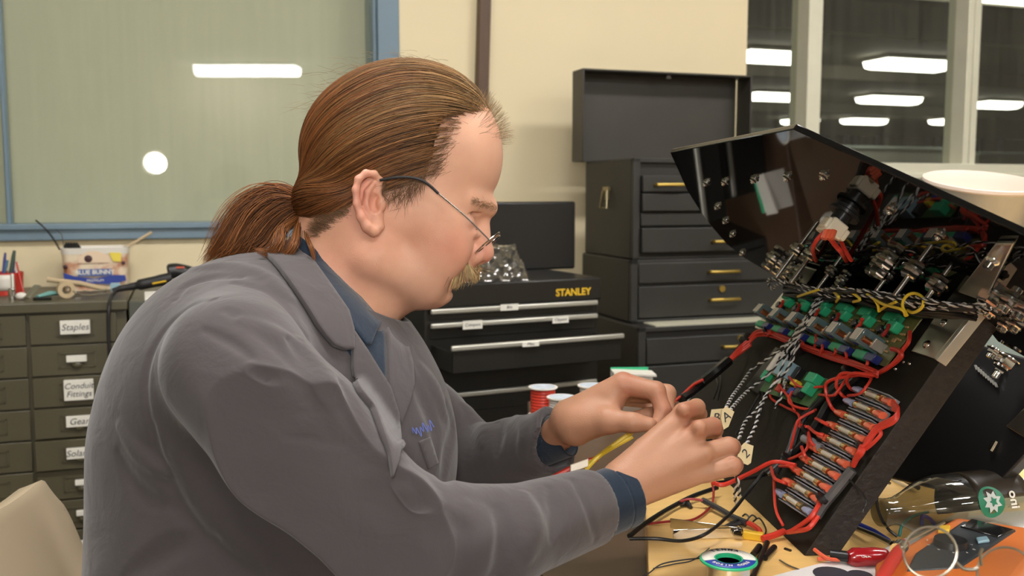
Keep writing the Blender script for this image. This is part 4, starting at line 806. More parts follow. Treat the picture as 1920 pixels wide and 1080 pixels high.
# coffee bottle lying on its side
rad = .0345; ba, bb_ = onz(1648, 962, TZ+rad), onz(1960, 928, TZ+rad); ax = unit(bb_-ba); fr = frame_from(ba, ax, A3(0, 0, 1)); L_ = .17
t = thing('glass_bottle', 'empty glass coffee bottle with a green round emblem lying on its side', 'bottle', (ba[0], ba[1], TZ))
prof = [(.014, .0), (.0155, .003), (.0145, .012), (.015, .02), (.020, .034), (.028, .052), (.0325, .068), (.034, .08), (.034, L_-.006), (.030, L_), (0, L_)]
b = MB(); b.lathe(fr, prof, 40); b.build('glass_body', glass('bottle_glass', (.55, .53, .42), 2.2, dust=.05, rough=.02), t)
b = MB(); n = 24; A_ = np.linspace(-2.2, 1.15, n)
sv = []; zs = np.linspace(.098, L_-.004, 8)
for z in zs: sv += [fr(.0343*math.cos(a), .0343*math.sin(a), z) for a in A_]
b.add(sv, [(j*n+i, j*n+i+1, (j+1)*n+i+1, (j+1)*n+i) for j in range(7) for i in range(n-1)]); sl = b.build('label_sleeve', mat('brown_label', (.030, .022, .014), .35), t, solid=.0003)
def cyl_pt(u, v, r_=.0347, u0=.100, a0=0.): return fr(r_*math.cos(a0+v/.034), r_*math.sin(a0+v/.034), u0+u)
aim = None; best = None
for a in np.linspace(0, 6.28, 73):
    nrm_ = fr.m[0]*math.cos(a)+fr.m[1]*math.sin(a); v_ = unit(CAM-fr(0, 0, .1)); s_ = np.dot(nrm_, v_)
    if best is None or s_ > best: best, aim = s_, a
aim0 = aim
def disc(u, v, r_, m, nm, par, lift, star=0, n=28):
    b = MB(); pts = [cyl_pt(u, v, .0347+lift, a0=aim0)]
    for i in range(n): a = 2*math.pi*i/n; q = r_*(1 if not star or i % 2 else star); pts.append(cyl_pt(u+q*math.cos(a), v+q*math.sin(a), .0347+lift, a0=aim0))
    b.add(pts, [(0, i+1, (i+1) % n+1) for i in range(n)]); return b.build(nm, m, par)
em = disc(.014, .0, .0165, mat('emblem_green', (.01, .20, .10), .4), 'emblem', t, 0); disc(.015, 0, .0120, mat('emblem_white', (.55, .60, .56), .5), 'emblem_star', em, .0003, .62, 16); disc(.016, .0, .0055, mat('emblem_green2', (.01, .20, .10), .4), 'emblem_core', em, .0006, .5, 10)
b = MB(); q = cyl_pt(.042, 0, .0350, a0=aim0); nn = unit(fr.m[0]*math.cos(aim0)+fr.m[1]*math.sin(aim0)); b.text('ino', .015, Fr(q, -np.cross(nn, ax)*-1, ax*1.0, nn), .0002, bold=.02); b.build('lettering', M['card'], sl)
# silver lamp shade/bowl behind the console
t = thing('metal_bowl', 'tapered silver metal bowl with a white rim standing behind the glossy panel', 'bowl', W(1840, 520, 1.62))
c = W(1842, 341, 1.6); up_ = unit(A3(.02, -.21, 1)); fr = frame_from(c, up_, A3(1, 0, 0)); r0 = .092
b = MB(); b.lathe(fr, [(r0*.35, -.17), (r0*.5, -.165), (r0*.62, -.12), (r0*.97, -.01), (r0, 0), (r0*.985, .0), (r0*.95, -.01), (r0*.6, -.118), (r0*.48, -.160), (0, -.160)], 56); b.build('shell', mat('satin_metal', (.44, .43, .38), .42, .35, var=.1, vscale=3, stretch=(30, 30, .5)), t)
b = MB(); b.lathe(fr, [(r0*.60, -.112), (r0*.93, -.012), (r0*.975, .001), (r0*.99, .003), (r0*1.01, .002), (r0*1.012, -.003), (r0*.99, -.004), (r0*.955, -.012), (r0*.62, -.116), (r0*.60, -.112)], 56); b.build('white_lining', mat('pinkish_white', (.85, .72, .62), .5), t)
b = MB(); b.cyl(fr(0, 0, -.17), (fr(0, 0, -.17)[0], fr(0, 0, -.17)[1], TZ+.01), .03); b.cyl((fr(0, 0, -.17)[0], fr(0, 0, -.17)[1], TZ+.0005), (fr(0, 0, -.17)[0], fr(0, 0, -.17)[1], TZ+.012), .07); b.build('stand', M['bracket'], t)
# folded spectacles in the foreground, on the multimeter
M['wire_frame'] = mat('gold_wire_frame', (.42, .38, .30), .35, 1.)
t = thing('spectacles', 'round wire-rimmed spectacles lying on the multimeter in the foreground', 'glasses', onz(1800, 1050, mz_+.01))
gd = .62
def gw(x, y, d=gd): return W(x, y, d)
for cx, cy, rx, ry, tl in ((1744, 1036, 50, 48, 0), (1884, 1072, 52, 46, .0)):
    R_ = [gw(cx+rx*math.cos(a), cy+ry*math.sin(a), gd+.01*math.sin(a)*-1) for a in np.linspace(0, 2*math.pi, 41)]
    b = MB(); b.tube(R_, .0008, 7, cap=False); rim = b.build('rim', M['wire_frame'], t); b = MB(); b.add(R_[:-1], [tuple(range(40))]); b.build('lens', glass('spec_lens', (.86, .88, .87), 1.6, dust=.03), rim, smooth=False)
b = MB(); b.tube(smooth_path([gw(1792, 1054), gw(1806, 1066), gw(1824, 1068), gw(1834, 1064)], 6), .0012, 7); b.build('bridge', M['wire_frame'], t)
b = MB(); b.tube(smooth_path([gw(1840, 1060), gw(1838, 1040), gw(1842, 1028)], 6), .0010, 7); b.build('nose_pad_arm', M['wire_frame'], t)
b = MB(); b.tube(smooth_path([gw(1694, 1030), gw(1690, 1024), gw(1700, 1014, .66), gw(1770, 980, .74)], 6), .0011, 7); b.build('temple', M['wire_frame'], t)
# ------------------------------------------------------------ clutter on top of the parts cabinet
CZ = ztopc
def cz(x, y, h=0.): return onz(x, y, CZ+h)
def cv(x, y, v): return hit(wpl(v), x, y)
# ice-cream tub: rounded box, tapered, with printed wrap
V_ = .17
tl, tr_, bl, br_ = uz(112, 466, V_), uz(239, 462, V_), uz(119, 538, V_), uz(236, 536, V_)
cu = (tl[0]+tr_[0])/2; w1 = (tr_[0]-tl[0])/2; w0 = w1*.93; hz = CZ; tz1 = tl[1]; dd1 = .062; 
t = thing('ice_cream_tub', 'printed plastic ice-cream tub used as a parts bin on the cabinet', 'tub', WF(cu, V_-dd1, CZ))
def rrect(w, d, r, n=6):
    P = []
    for cx, cy, a0 in ((w-r, d-r, 0), (-w+r, d-r, 90), (-w+r, -d+r, 180), (w-r, -d+r, 270)):
        for k in range(n+1): a = math.radians(a0+90*k/n); P.append((cx+r*math.cos(a), cy+r*math.sin(a)))
    return P
def tubloft(levels, closed_bottom=True):
    b = MB(); rings = []
    for (w, d, r, z) in levels: rings.append([WF(cu+x, V_-dd1+y, z) for x, y in rrect(w, d, r)])
    n = len(rings[0]); b.add([p for r_ in rings for p in r_], [(i*n+k, i*n+(k+1) % n, (i+1)*n+(k+1) % n, (i+1)*n+k) for i in range(len(rings)-1) for k in range(n)]+[tuple(range(n))[::-1]]); return b
m_tub, nt, bs = principled('tub_print'); N = nt.nodes; L = nt.links
tcn = N.new('ShaderNodeTexCoord'); no = N.new('ShaderNodeTexNoise'); no.inputs['Scale'].default_value = 26; no.inputs['Detail'].default_value = 3; L.new(tcn.outputs['Object'], no.inputs['Vector'])
rp = N.new('ShaderNodeValToRGB'); rp.color_ramp.elements[0].position = .35; rp.color_ramp.elements[0].color = (.55, .25, .14, 1); rp.color_ramp.elements[1].position = .5; rp.color_ramp.elements[1].color = (.78, .62, .45, 1); e_ = rp.color_ramp.elements.new(.62); e_.color = (.82, .70, .50, 1); L.new(no.outputs['Fac'], rp.inputs[0]); L.new(rp.outputs[0], bs.inputs['Base Color']); bs.inputs['Roughness'].default_value = .4
tubloft([(w0, dd1*.92, .02, hz), (w1*.985, dd1*.985, .02, tz1-.014), (w1*.95, dd1*.95, .02, tz1-.014), (w0*.96, dd1*.88, .02, hz+.006)]).build('wrap', m_tub, t)
b = tubloft([(w1, dd1, .022, tz1-.016), (w1*1.01, dd1*1.02, .022, tz1), (w1*.95, dd1*.95, .02, tz1), (w1*.94, dd1*.94, .02, tz1-.014)]); b.build('rim', M['white_pl'], t)
tf = Fr(WF(cu, V_+.0012, (hz+tz1)/2), EU, EZ, EV); hh_ = (tz1-hz)/2
def on_tub(poly, m, nm, lift=0.): b = MB(); b.prism([tf(x*w1, y*hh_, lift) for x, y in poly], EV*.0006); return b.build(nm, m, t, smooth=False)
arc = [(-.9+1.8*i/14, -.30-.28*math.sin(math.pi*i/14) if False else -.25-.30*math.sin(math.pi*i/14)) for i in range(15)]; 
on_tub([(-.93, -.12), (-.6, -.30), (0, -.42), (.55, -.28), (.9, -.30), (.92, -.55), (.5, -.72), (0, -.66), (-.5, -.72), (-.9, -.62)], M['bluep'], 'blue_swoosh')
on_tub([(-.50, .02), (.50, .02), (.50, -.30), (-.50, -.30)], mat('tub_banner', (.06, .12, .36), .4), 'banner', .0008)
b = MB(); b.text('BLUE BUNNY', .0155, Fr(tf(0, -.135*hh_, .0018), EU, EZ, EV), .0002, bold=.03); b.build('lettering', M['card'], t)
b = MB(); b.text('PREMIUM', .010, Fr(tf(0, -.52*hh_, .0014), EU, EZ, EV), .0002); b.build('lettering', M['card'], t)
on_tub([(.44, .78), (.80, .76), (.79, .34), (.55, .36)], mat('tub_yellow', (.85, .68, .08), .4), 'yellow_flash', .0003)
for x, y, r_ in ((-.18, .50, .10), (-.86, .14, .06), (.86, .28, .05)): b = MB(); b.lathe(Fr(tf(x*w1, y*hh_, .0004), EU, EZ, EV), [(0, .0004), (r_*w1*1.1, .0003), (r_*w1*1.2, 0)], 14); b.build('cherry_print', mat('cherry', (.05, .015, .02), .4), t)
sc = [(-.52+.0*i, 0) for i in range(1)]
on_tub([(.46*math.cos(a)-.02, .40+.46*math.sin(a)) for a in np.linspace(-.2, math.pi+.2, 16)], mat('scoop', (.80, .62, .44), .5), 'scoop_print', -.0002)
b = MB(); b.tube(smooth_path([cv(112, 468, .12), cv(100, 448, .10), cv(84, 428, .08), cv(67, 413, .06)], 6), .0022, 7); tag(b.build('black_rod', M['black_pl']), 'bent black rod sticking up out of the left end of the tub', 'rod')
b = MB(); b.cyl(cv(222, 472, .13), cv(284, 436, .06), .0042, n=8); tag(b.build('wooden_stick', M['tape']), 'thin tan stick leaning out of the right end of the tub', 'stick')
b = MB(); b.tube([cv(121, 470, .12), cv(116, 440, .08), cv(104, 430, .07)], .0011, 6); tag(b.build('thin_rod', M['steel_grey']), 'thin grey wire leaning out of the tub beside the black rod', 'rod')
b = MB()
for i in range(5): b.tube([cv(122+i*5, 464, .13), cv(124+i*5, 457, .12), cv(130+i*5, 466, .11)], .004, 6)
tag(b.build('spring_clip', M['black_pl']), 'black ribbed clip poking out of the top of the tub', 'clip')
# red cup of pens
c = cz(8, 566); c = WF(uz(8, 540, .22)[0], .19, CZ); fr = Fr(c, EU, EV, EZ); rr_ = .040
t = thing('pen_cup', 'red and white cup full of pens at the left edge', 'cup', c); zt_ = uz(10, 512, .22)[1]-CZ
b = MB(); b.lathe(fr, [(0, 0), (rr_*.92, 0), (rr_, zt_), (rr_*.95, zt_), (rr_*.88, .004), (0, .004)], 30); b.build('cup_body', M['red_pl'], t)
b = MB(); vs = []; n = 10; A_ = np.linspace(math.radians(62), math.radians(112), n)
for z in np.linspace(.012, zt_-.004, 4): vs += [fr(rr_*(.925+.08*z/zt_)*math.cos(a)*1.01, rr_*(.925+.08*z/zt_)*math.sin(a)*1.01, z) for a in A_]
b.add(vs, [(j*n+i, j*n+i+1, (j+1)*n+i+1, (j+1)*n+i) for j in range(3) for i in range(n-1)]); b.build('white_band', M['white_pl'], t, solid=.0006)
for i, (x0, y0, x1, y1, r_, col, lab) in enumerate(((18, 506, 27, 470, .0048, (.02, .05, .03), 'dark green marker leaning right in the red cup'), (4, 510, 10, 474, .0035, (.03, .03, .18), 'dark blue pen standing in the red cup'), (2, 512, 14, 488, .0045, (.03, .14, .20), 'teal pen leaning in the red cup'), (22, 512, 27, 482, .0032, (.10, .05, .25), 'purple pen standing in the red cup'), (16, 512, 22, 494, .005, (.75, .72, .65), 'white marker in the red cup'), (28, 510, 34, 494, .003, (.7, .7, .66), 'short pale pen at the right of the red cup'))):
    b = MB(); a, e = cv(x0, y0+20, .19), cv(x1, y1, .17); b.tube([a, a+(e-a)*.8, e], [r_, r_, r_*.7], 10); tag(b.build('pen', mat('pen_'+str(i), col, .35)), lab, 'pen', 'pens in the red cup')
b = MB(); b.tube(smooth_path([cv(31, 492, .20), cv(36, 515, .22), cv(44, 548, .24), cv(46, 560, .26)], 5), .0022, 6); tag(b.build('red_wire', M['red_pl']), 'dark red wire hanging from the pen cup', 'wire')
def small(name, label, cat, fn): b = MB(); m = fn(b); return tag(b.build(name, m, bev=.0008), label, cat)
def f_sock(b): p = WF(uz(23, 563, .33)[0], .33, CZ); b.lathe(Fr(p, EU, EV, EZ), [(.008, 0), (.008, .026), (.006, .027), (.006, .01), (0, .01)], 16); return M['steel']
small('socket', 'small chrome socket standing before the red cup', 'socket', f_sock)
def f_tube(b): p = WF(uz(25, 555, .28)[0], .28, CZ); b.lathe(Fr(p, EU, EV, EZ), [(.0045, 0), (.0045, .055), (.003, .058), (0, .058)], 14); return M['alu']
small('metal_tube', 'slim silver tube standing against the red cup', 'tube', f_tube)
def f_cap(b): p = WF(uz(40, 562, .34)[0], .34, CZ+.009); b.ball(p, (.013, .010, .009), fr=WF); return M['white_pl']
small('white_knob', 'small white knob lying right of the chrome socket', 'knob', f_cap)
def f_knife(b): b.tube([WF(uz(50, 566, .36)[0], .36, CZ+.006), WF(uz(68, 545, .33)[0], .31, CZ+.030)], [.008, .010], 8, flat=.35); return M['bracket']
small('utility_blade', 'grey bladed tool leaning beside the white knob', 'tool', f_knife)
def f_teal(b): b.tube([WF(uz(70, 562, .36)[0], .36, CZ+.008), WF(uz(92, 552, .34)[0], .33, CZ+.012), WF(uz(112, 552, .34)[0], .31, CZ+.010)], [.006, .011, .007], 10, flat=.6); return M['teal']
small('cable_stripper', 'teal handled stripper lying left of the tape roll', 'tool', f_teal)
p = WF(uz(124, 549, .33)[0], .33, CZ+.020); fr = frame_from(p, EV+A3(.3, 0, 0), EZ); b = MB(); b.lathe(fr, [(.010, -.012), (.020, -.012), (.020, .012), (.010, .012), (.010, -.012)], 28); tag(b.build('tape_roll', M['tape']), 'roll of tan masking tape standing on edge before the tub', 'tape roll')
b = MB(); b.tube([WF(uz(88, 524, .30)[0], .30, uz(88, 524, .30)[1]), WF(uz(150, 532, .30)[0], .29, uz(150, 532, .30)[1]), WF(uz(200, 548, .30)[0], .28, CZ+.012)], .0062, 10); tag(b.build('dowel', M['tape']), 'tan wooden dowel lying across the tape roll', 'dowel')
b = MB(); p0_ = WF(uz(96, 560, .37)[0], .37, CZ+.003); b.tube([p0_, WF(uz(62, 562, .37)[0], .36, CZ+.003)], .004, 8); tag(b.build('pliers_nose', M['black_pl']), 'dark narrow tool lying under the teal stripper', 'tool')
t = thing('hose_clamp', 'chrome sheet-metal clamp lying in front of the tub', 'clamp', WF(uz(170, 553, .35)[0], .35, CZ))
ux0, ux1, ux2 = uz(138, 550, .35)[0], uz(168, 548, .35)[0], uz(212, 548, .35)[0]
b = MB(); b.tube([WF(ux0, .36, CZ+.020), WF(ux0+.01, .36, CZ+.010), WF(ux1, .36, CZ+.007), WF(ux2, .35, CZ+.010)], [.006, .006, .005, .004], 8, flat=.4); b.build('lower_arm', M['chrome'], t)
b = MB(); b.tube([WF(ux0+.02, .35, CZ+.018), WF(ux1, .34, CZ+.015), WF(ux2+.01, .34, CZ+.019)], [.004, .005, .004], 8, flat=.4); b.build('upper_arm', M['chrome'], t)
b = MB(); b.lathe(frame_from(WF(ux0+.012, .375, CZ+.008), EV, EZ), [(.003, -.006), (.008, -.006), (.008, .006), (.003, .006)], 18); b.build('ring', M['chrome'], t)
b = MB(); b.box((ux2-.008, .29, CZ+.012), (ux2+.014, .32, CZ+.030), WF); tag(b.build('connector_shell', M['lblue'], bev=.001), 'pale blue connector shell at the tip of the black hot-air tool', 'connector')
# cordless glue gun / soldering tool: black body with yellow inlay and black cord
v = .36; zc_ = lambda x, y: (uz(x, y, v)[0], uz(x, y, v)[1])
P_ = lambda x, y, vv=v: WF(uz(x, y, vv)[0], vv, uz(x, y, vv)[1])
t = thing('soldering_gun', 'black corded hand tool with a yellow inlay lying on the cabinet', 'hand tool', P_(260, 545))
b = MB(); b.tube(smooth_path([P_(212, 546), P_(226, 541), P_(244, 538), P_(262, 534), P_(300, 526), P_(322, 521)], 4), [.007]*4+[.008]*4+[.009]*4+[.0135]*4+[.0145]*5, 14); b.build('tool_body', M['black_rub'], t)
b = MB(); b.tube([P_(286, 532, v+.0125), P_(312, 527, v+.0125)], .0055, 8, flat=.5); b.build('yellow_inlay', M['yellow_pl'], t)
b = MB(); b.tube(smooth_path([P_(314, 510, .26), P_(330, 508, .26), P_(350, 512, .26), P_(372, 520, .26)], 4), [.014]+[.020]*11+[.018], 18); b.build('motor_head', M['black_pl'], t); b = MB(); b.box((-.010, -.001, 0), (.010, .003, .001), Fr(P_(338, 502, .282), EU, EZ, EV)); b.build('red_mark', M['spade'], t)
b = MB(); b.tube(smooth_path([P_(216, 548, .37), P_(209, 556, .40), P_(204, 575, .45), P_(203, 620, .455), P_(206, 680, .455), P_(206, 720, .455), P_(198, 760, .455)], 8), .0042, 8); b.build('cord', M['black_rub'], t)
b = MB(); b.box((-.022, -.012, 0), (.022, .012, .003), Fr(WF(uz(292, 552, .40)[0], .39, zt2+.001), unit(A3(1, .2, .0)), unit(A3(-.2, 1, 0)), EZ)); b.box((-.02, -.004, 0), (.02, .0, .022), Fr(WF(uz(288, 558, .40)[0], .39, zt2), unit(A3(1, .2, .0)), unit(A3(-.2, 1, 0)), EZ)); tag(b.build('paper_tag', M['card']), 'folded white paper tag behind the man\'s shoulder', 'paper tag')
# ------------------------------------------------------------ chairs
def chair(cx, cy, top_, yaw, label, m, z0=.45):
    c = A3(cx, cy, top_); fr = Fr((c[0], c[1], 0), A3(math.cos(yaw), math.sin(yaw), 0), A3(-math.sin(yaw), math.cos(yaw), 0), EZ); t = thing('plastic_chair', label, 'chair', (c[0], c[1], 0)); top = c[2]
    b = MB(); n, k = 18, 12; vs = []
    for i in range(k+1):
        f_ = i/k; z = z0+.10+(top-z0-.10)*f_; hw = .21-.02*f_; lean = -.05*f_
        for j in range(n+1): s = -1+2*j/n; vs.append(fr(hw*s, -.20+lean-.05*s*s+.05, z-.10*abs(s)**5*f_**6))
    b.add(vs, [(i*(n+1)+j, i*(n+1)+j+1, (i+1)*(n+1)+j+1, (i+1)*(n+1)+j) for i in range(k) for j in range(n)]); o = b.build('backrest', m, t, solid=.022, bev=.006)
    b = MB(); b.box((-.21, -.18, z0-.02), (.21, .22, z0), fr); b.build('seat', m, t, bev=.015)
    for sx in (-1, 1):
        for sy in (-1, 1): b = MB(); b.cyl(fr(sx*.19, sy*.17, z0-.02), fr(sx*.23, sy*.21, 0), .012); b.build('leg', M['bracket'], t)
        b = MB(); b.cyl(fr(sx*.17, -.17, z0-.02), fr(sx*.17, -.19, z0+.14), .014); b.build('back_post', M['bracket'], t)
    return t

chair(-.36, 1.04, .775, -math.pi/2, 'beige plastic chair the man sits on, its back at the lower left corner', mat('beige_plastic', (.50, .40, .27), .35, var=.04), .50)
# ------------------------------------------------------------ implicit surfaces
# person units: 1 u = 1 photo pixel at 1 m; X right, Y down, Z away from the camera (0 at 1 m)
US = 1/1800.
def K(px, py, d): return A3((px-960)*d+960, 540+(py-540)*d, (d-1)*1800)
def u2w(P):
    P = np.atleast_2d(np.asarray(P, float)); x = (P[:, 0]-960)*US; y = (540-P[:, 1])*US; z = 1+P[:, 2]*US
    return CAM + x[:, None]*RX + y[:, None]*UP + z[:, None]*FW
def smin(a, b, k): h = np.clip(.5+.5*(b-a)/k, 0, 1); return b+(a-b)*h-k*h*(1-h)
def smax(a, b, k): return -smin(-a, -b, k)
def ell(P, c, r, ax=None):
    q = P-np.asarray(c, float)
    if ax is not None: q = q @ ax.T
    r = np.asarray(r, float); k0 = np.linalg.norm(q/r, axis=1); k1 = np.linalg.norm(q/(r*r), axis=1)
    return k0*(k0-1)/np.maximum(k1, 1e-9)
def cap(P, a, b, r0, r1=None):
    a = np.asarray(a, float); b = np.asarray(b, float); r1 = r0 if r1 is None else r1
    ab = b-a; t = np.clip(((P-a) @ ab)/max(ab @ ab, 1e-9), 0, 1)
    return np.linalg.norm(P-a-t[:, None]*ab, axis=1)-(r0+(r1-r0)*t)
def chain(P, pts, rs, k=6):
    d = None
    for i in range(len(pts)-1):
        c = cap(P, pts[i], pts[i+1], rs[i], rs[i+1]); d = c if d is None else smin(d, c, k)
    return d
def rotz(deg):
    a = math.radians(deg); c, s = math.cos(a), math.sin(a); return np.array([[c, s, 0], [-s, c, 0], [0, 0, 1.]])
def ctx(P, pts, rad):
    """cull: which points lie near a primitive cluster"""
    return None
def surface_net(fn, lo, hi, h):
    lo = np.asarray(lo, float); n = np.maximum(((np.asarray(hi, float)-lo)/h).astype(int)+1, 8)
    B = 12; nb = -(-n//B); n = nb*B+1
    V = np.empty(n, np.float32)
    cs = np.stack(np.meshgrid(*[lo[i]+(np.arange(nb[i])*B+B/2)*h for i in range(3)], indexing='ij'), -1).reshape(-1, 3)
    dc = fn(cs).reshape(nb); rad = B*h*.5*1.75+2*h
    V[:-1, :-1, :-1] = np.repeat(np.repeat(np.repeat(dc, B, 0), B, 1), B, 2)
    V[-1] = V[-2]; V[:, -1] = V[:, -2]; V[:, :, -1] = V[:, :, -2]
    act = np.argwhere(np.abs(dc) < rad*1.35)
    g = np.stack(np.meshgrid(*[np.arange(B+1)]*3, indexing='ij'), -1).reshape(-1, 3)
    for s in range(0, len(act), 60):
        a = act[s:s+60]; idx = (a[:, None, :]*B+g[None]).reshape(-1, 3); d = fn(lo+idx*h); V[idx[:, 0], idx[:, 1], idx[:, 2]] = d
    V[0] = np.abs(V[0])+.01; V[-1] = np.abs(V[-1])+.01; V[:, 0] = np.abs(V[:, 0])+.01; V[:, -1] = np.abs(V[:, -1])+.01; V[:, :, 0] = np.abs(V[:, :, 0])+.01; V[:, :, -1] = np.abs(V[:, :, -1])+.01
    S = V < 0; m = n-1
    cnt = sum(S[i:m[0]+i, j:m[1]+j, k:m[2]+k].astype(np.int8) for i in (0, 1) for j in (0, 1) for k in (0, 1))
    cell = (cnt > 0) & (cnt < 8); ci = np.argwhere(cell); vid = np.full(m, -1, np.int64); vid[cell] = np.arange(len(ci))
    acc = np.zeros((len(ci), 3)); num = np.zeros(len(ci))
    for ax in range(3):
        o = [i for i in range(3) if i != ax]
        for p in (0, 1):
            for q in (0, 1):
                off = np.zeros(3, int); off[o[0]] = p; off[o[1]] = q; e = off.copy(); e[ax] = 1
                A = ci+off; Bq = ci+e; va = V[A[:, 0], A[:, 1], A[:, 2]].astype(float); vb = V[Bq[:, 0], Bq[:, 1], Bq[:, 2]].astype(float)
                c = (va < 0) != (vb < 0); t = np.where(c, va/np.where(c, va-vb, 1), 0); pt = off.astype(float)+np.zeros((len(ci), 3)); pt[:, ax] = t
                acc[c] += pt[c]; num[c] += 1
    verts = lo+(ci+acc/num[:, None])*h; F = []
    for ax in range(3):
        o = [(ax+1) % 3, (ax+2) % 3]; sl0 = [slice(0, m[i]) for i in range(3)]; sl1 = list(sl0); sl1[ax] = slice(1, m[ax]+1)
        a = S[tuple(sl0)]; b_ = S[tuple(sl1)]; E = np.argwhere(a != b_); E = E[(E[:, o[0]] > 0) & (E[:, o[1]] > 0)]
        sg = S[E[:, 0], E[:, 1], E[:, 2]]
        def vv(d0, d1):
            q = E.copy(); q[:, o[0]] -= d0; q[:, o[1]] -= d1; return vid[q[:, 0], q[:, 1], q[:, 2]]
        quad = np.stack([vv(0, 0), vv(1, 0), vv(1, 1), vv(0, 1)], 1); quad[sg] = quad[sg][:, ::-1]; F.append(quad)
    F = np.vstack(F); F = F[(F >= 0).all(1)]
    # a little tangential relaxation
    for _ in range(2):
        s_ = np.zeros_like(verts); c_ = np.zeros(len(verts))
        for i in range(4):
            a, b_ = F[:, i], F[:, (i+1) % 4]
            np.add.at(s_, a, verts[b_]); np.add.at(c_, a, 1); np.add.at(s_, b_, verts[a]); np.add.at(c_, b_, 1)
        avg = s_/np.maximum(c_, 1)[:, None]; verts = verts*.5+avg*.5
        d = fn_chunks(fn, verts); g_ = grad(fn, verts, h*.5); verts = verts-np.clip(d, -h, h)[:, None]*g_
    return verts, F
def fn_chunks(fn, P, n=60000): return np.concatenate([fn(P[i:i+n]) for i in range(0, len(P), n)])
def grad(fn, P, e=1.):
    G = np.stack([fn_chunks(fn, P+A3(*(e*(i == j) for j in range(3))))-fn_chunks(fn, P-A3(*(e*(i == j) for j in range(3)))) for i in range(3)], 1)
    return G/np.maximum(np.linalg.norm(G, axis=1), 1e-9)[:, None]
def march(fn, px, py, d0=.55, d1=1.6):
    """walk rays of photo pixels onto an implicit surface; returns unit-space points"""
    px = np.atleast_1d(np.asarray(px, float)); py = np.atleast_1d(np.asarray(py, float)); d = np.full(len(px), d0)
    for _ in range(90):
        P = np.stack([(px-960)*d+960, 540+(py-540)*d, (d-1)*1800], 1); s = fn_chunks(fn, P); d = np.clip(d+s*US*.8, d0, d1)
    P = np.stack([(px-960)*d+960, 540+(py-540)*d, (d-1)*1800], 1); return P, np.abs(fn_chunks(fn, P)) < 3
def mesh_from(name, parts, mats, parent, col=None):
    """parts: list of (verts_u, faces); one mesh object"""
    vs, fs, k = [], [], 0
    for v, f in parts: vs.append(u2w(v)); fs.append(f+k); k += len(v)
    vs = np.vstack(vs); fs = np.vstack(fs); me = bpy.data.meshes.new(name)
    me.vertices.add(len(vs)); me.vertices.foreach_set('co', vs.ravel()); me.loops.add(fs.size); me.loops.foreach_set('vertex_index', fs.ravel().astype(np.int32))
    me.polygons.add(len(fs)); me.polygons.foreach_set('loop_start', np.arange(0, fs.size, 4, dtype=np.int32)); me.update(); me.validate()
    for m in (mats if isinstance(mats, list) else [mats]): me.materials.append(m)
    me.polygons.foreach_set('use_smooth', [True]*len(me.polygons))
    if col is not None:
        a = me.color_attributes.new('tint', 'FLOAT_COLOR', 'POINT'); a.data.foreach_set('color', np.concatenate([col, np.ones((len(col), 1))], 1).ravel())
    o = bpy.data.objects.new(name, me); COL.objects.link(o); o.parent = parent
    if parent.type == 'EMPTY': o.matrix_parent_inverse = Matrix.Translation(-parent.location)
    return o
# ------------------------------------------------------------ the head
def NX(px, py, z): a = 1-abs(z)*US; return A3((px-960)*a+960, 540+(py-540)*a, z)
def mz(P): Q = P.copy(); Q[:, 2] = np.abs(Q[:, 2]); return Q
EARO = [(690, 386, 0)]
def ear(Q):
    rim = [NX(*q) for q in ((712, 356, 124), (713, 338, 132), (702, 326, 140), (686, 325, 147), (672, 336, 151), (667, 356, 152), (669, 382, 150), (677, 406, 145), (688, 424, 139), (701, 432, 133), (711, 424, 127), (713, 404, 121))]
    d = chain(Q, rim, [5, 5, 5.5, 6, 6, 6, 6, 7.5, 9.5, 10, 8, 6], 5)
    d = smin(d, ell(Q, NX(691, 378, 130), (23, 50, 8)), 8)
    d = smin(d, chain(Q, [NX(*q) for q in ((700, 345, 138), (689, 360, 141), (688, 385, 139), (695, 408, 133))], [4, 5, 5, 5], 6), 5)
    d = smin(d, cap(Q, NX(694, 383, 112), NX(698, 383, 126), 24, 18), 10)
    d = smax(d, -ell(Q, NX(703, 380, 143), (11, 19, 18)), 5)
    d = smax(d, -chain(Q, [NX(*q) for q in ((704, 337, 147), (690, 336, 154), (679, 348, 158), (677, 368, 158), (680, 390, 154))], [4, 4.5, 5, 4.5, 4], 4), 4)
    d = smin(d, ell(Q, NX(715, 382, 124), (9, 13, 12)), 5)
    return d
RT = rotz(-10)
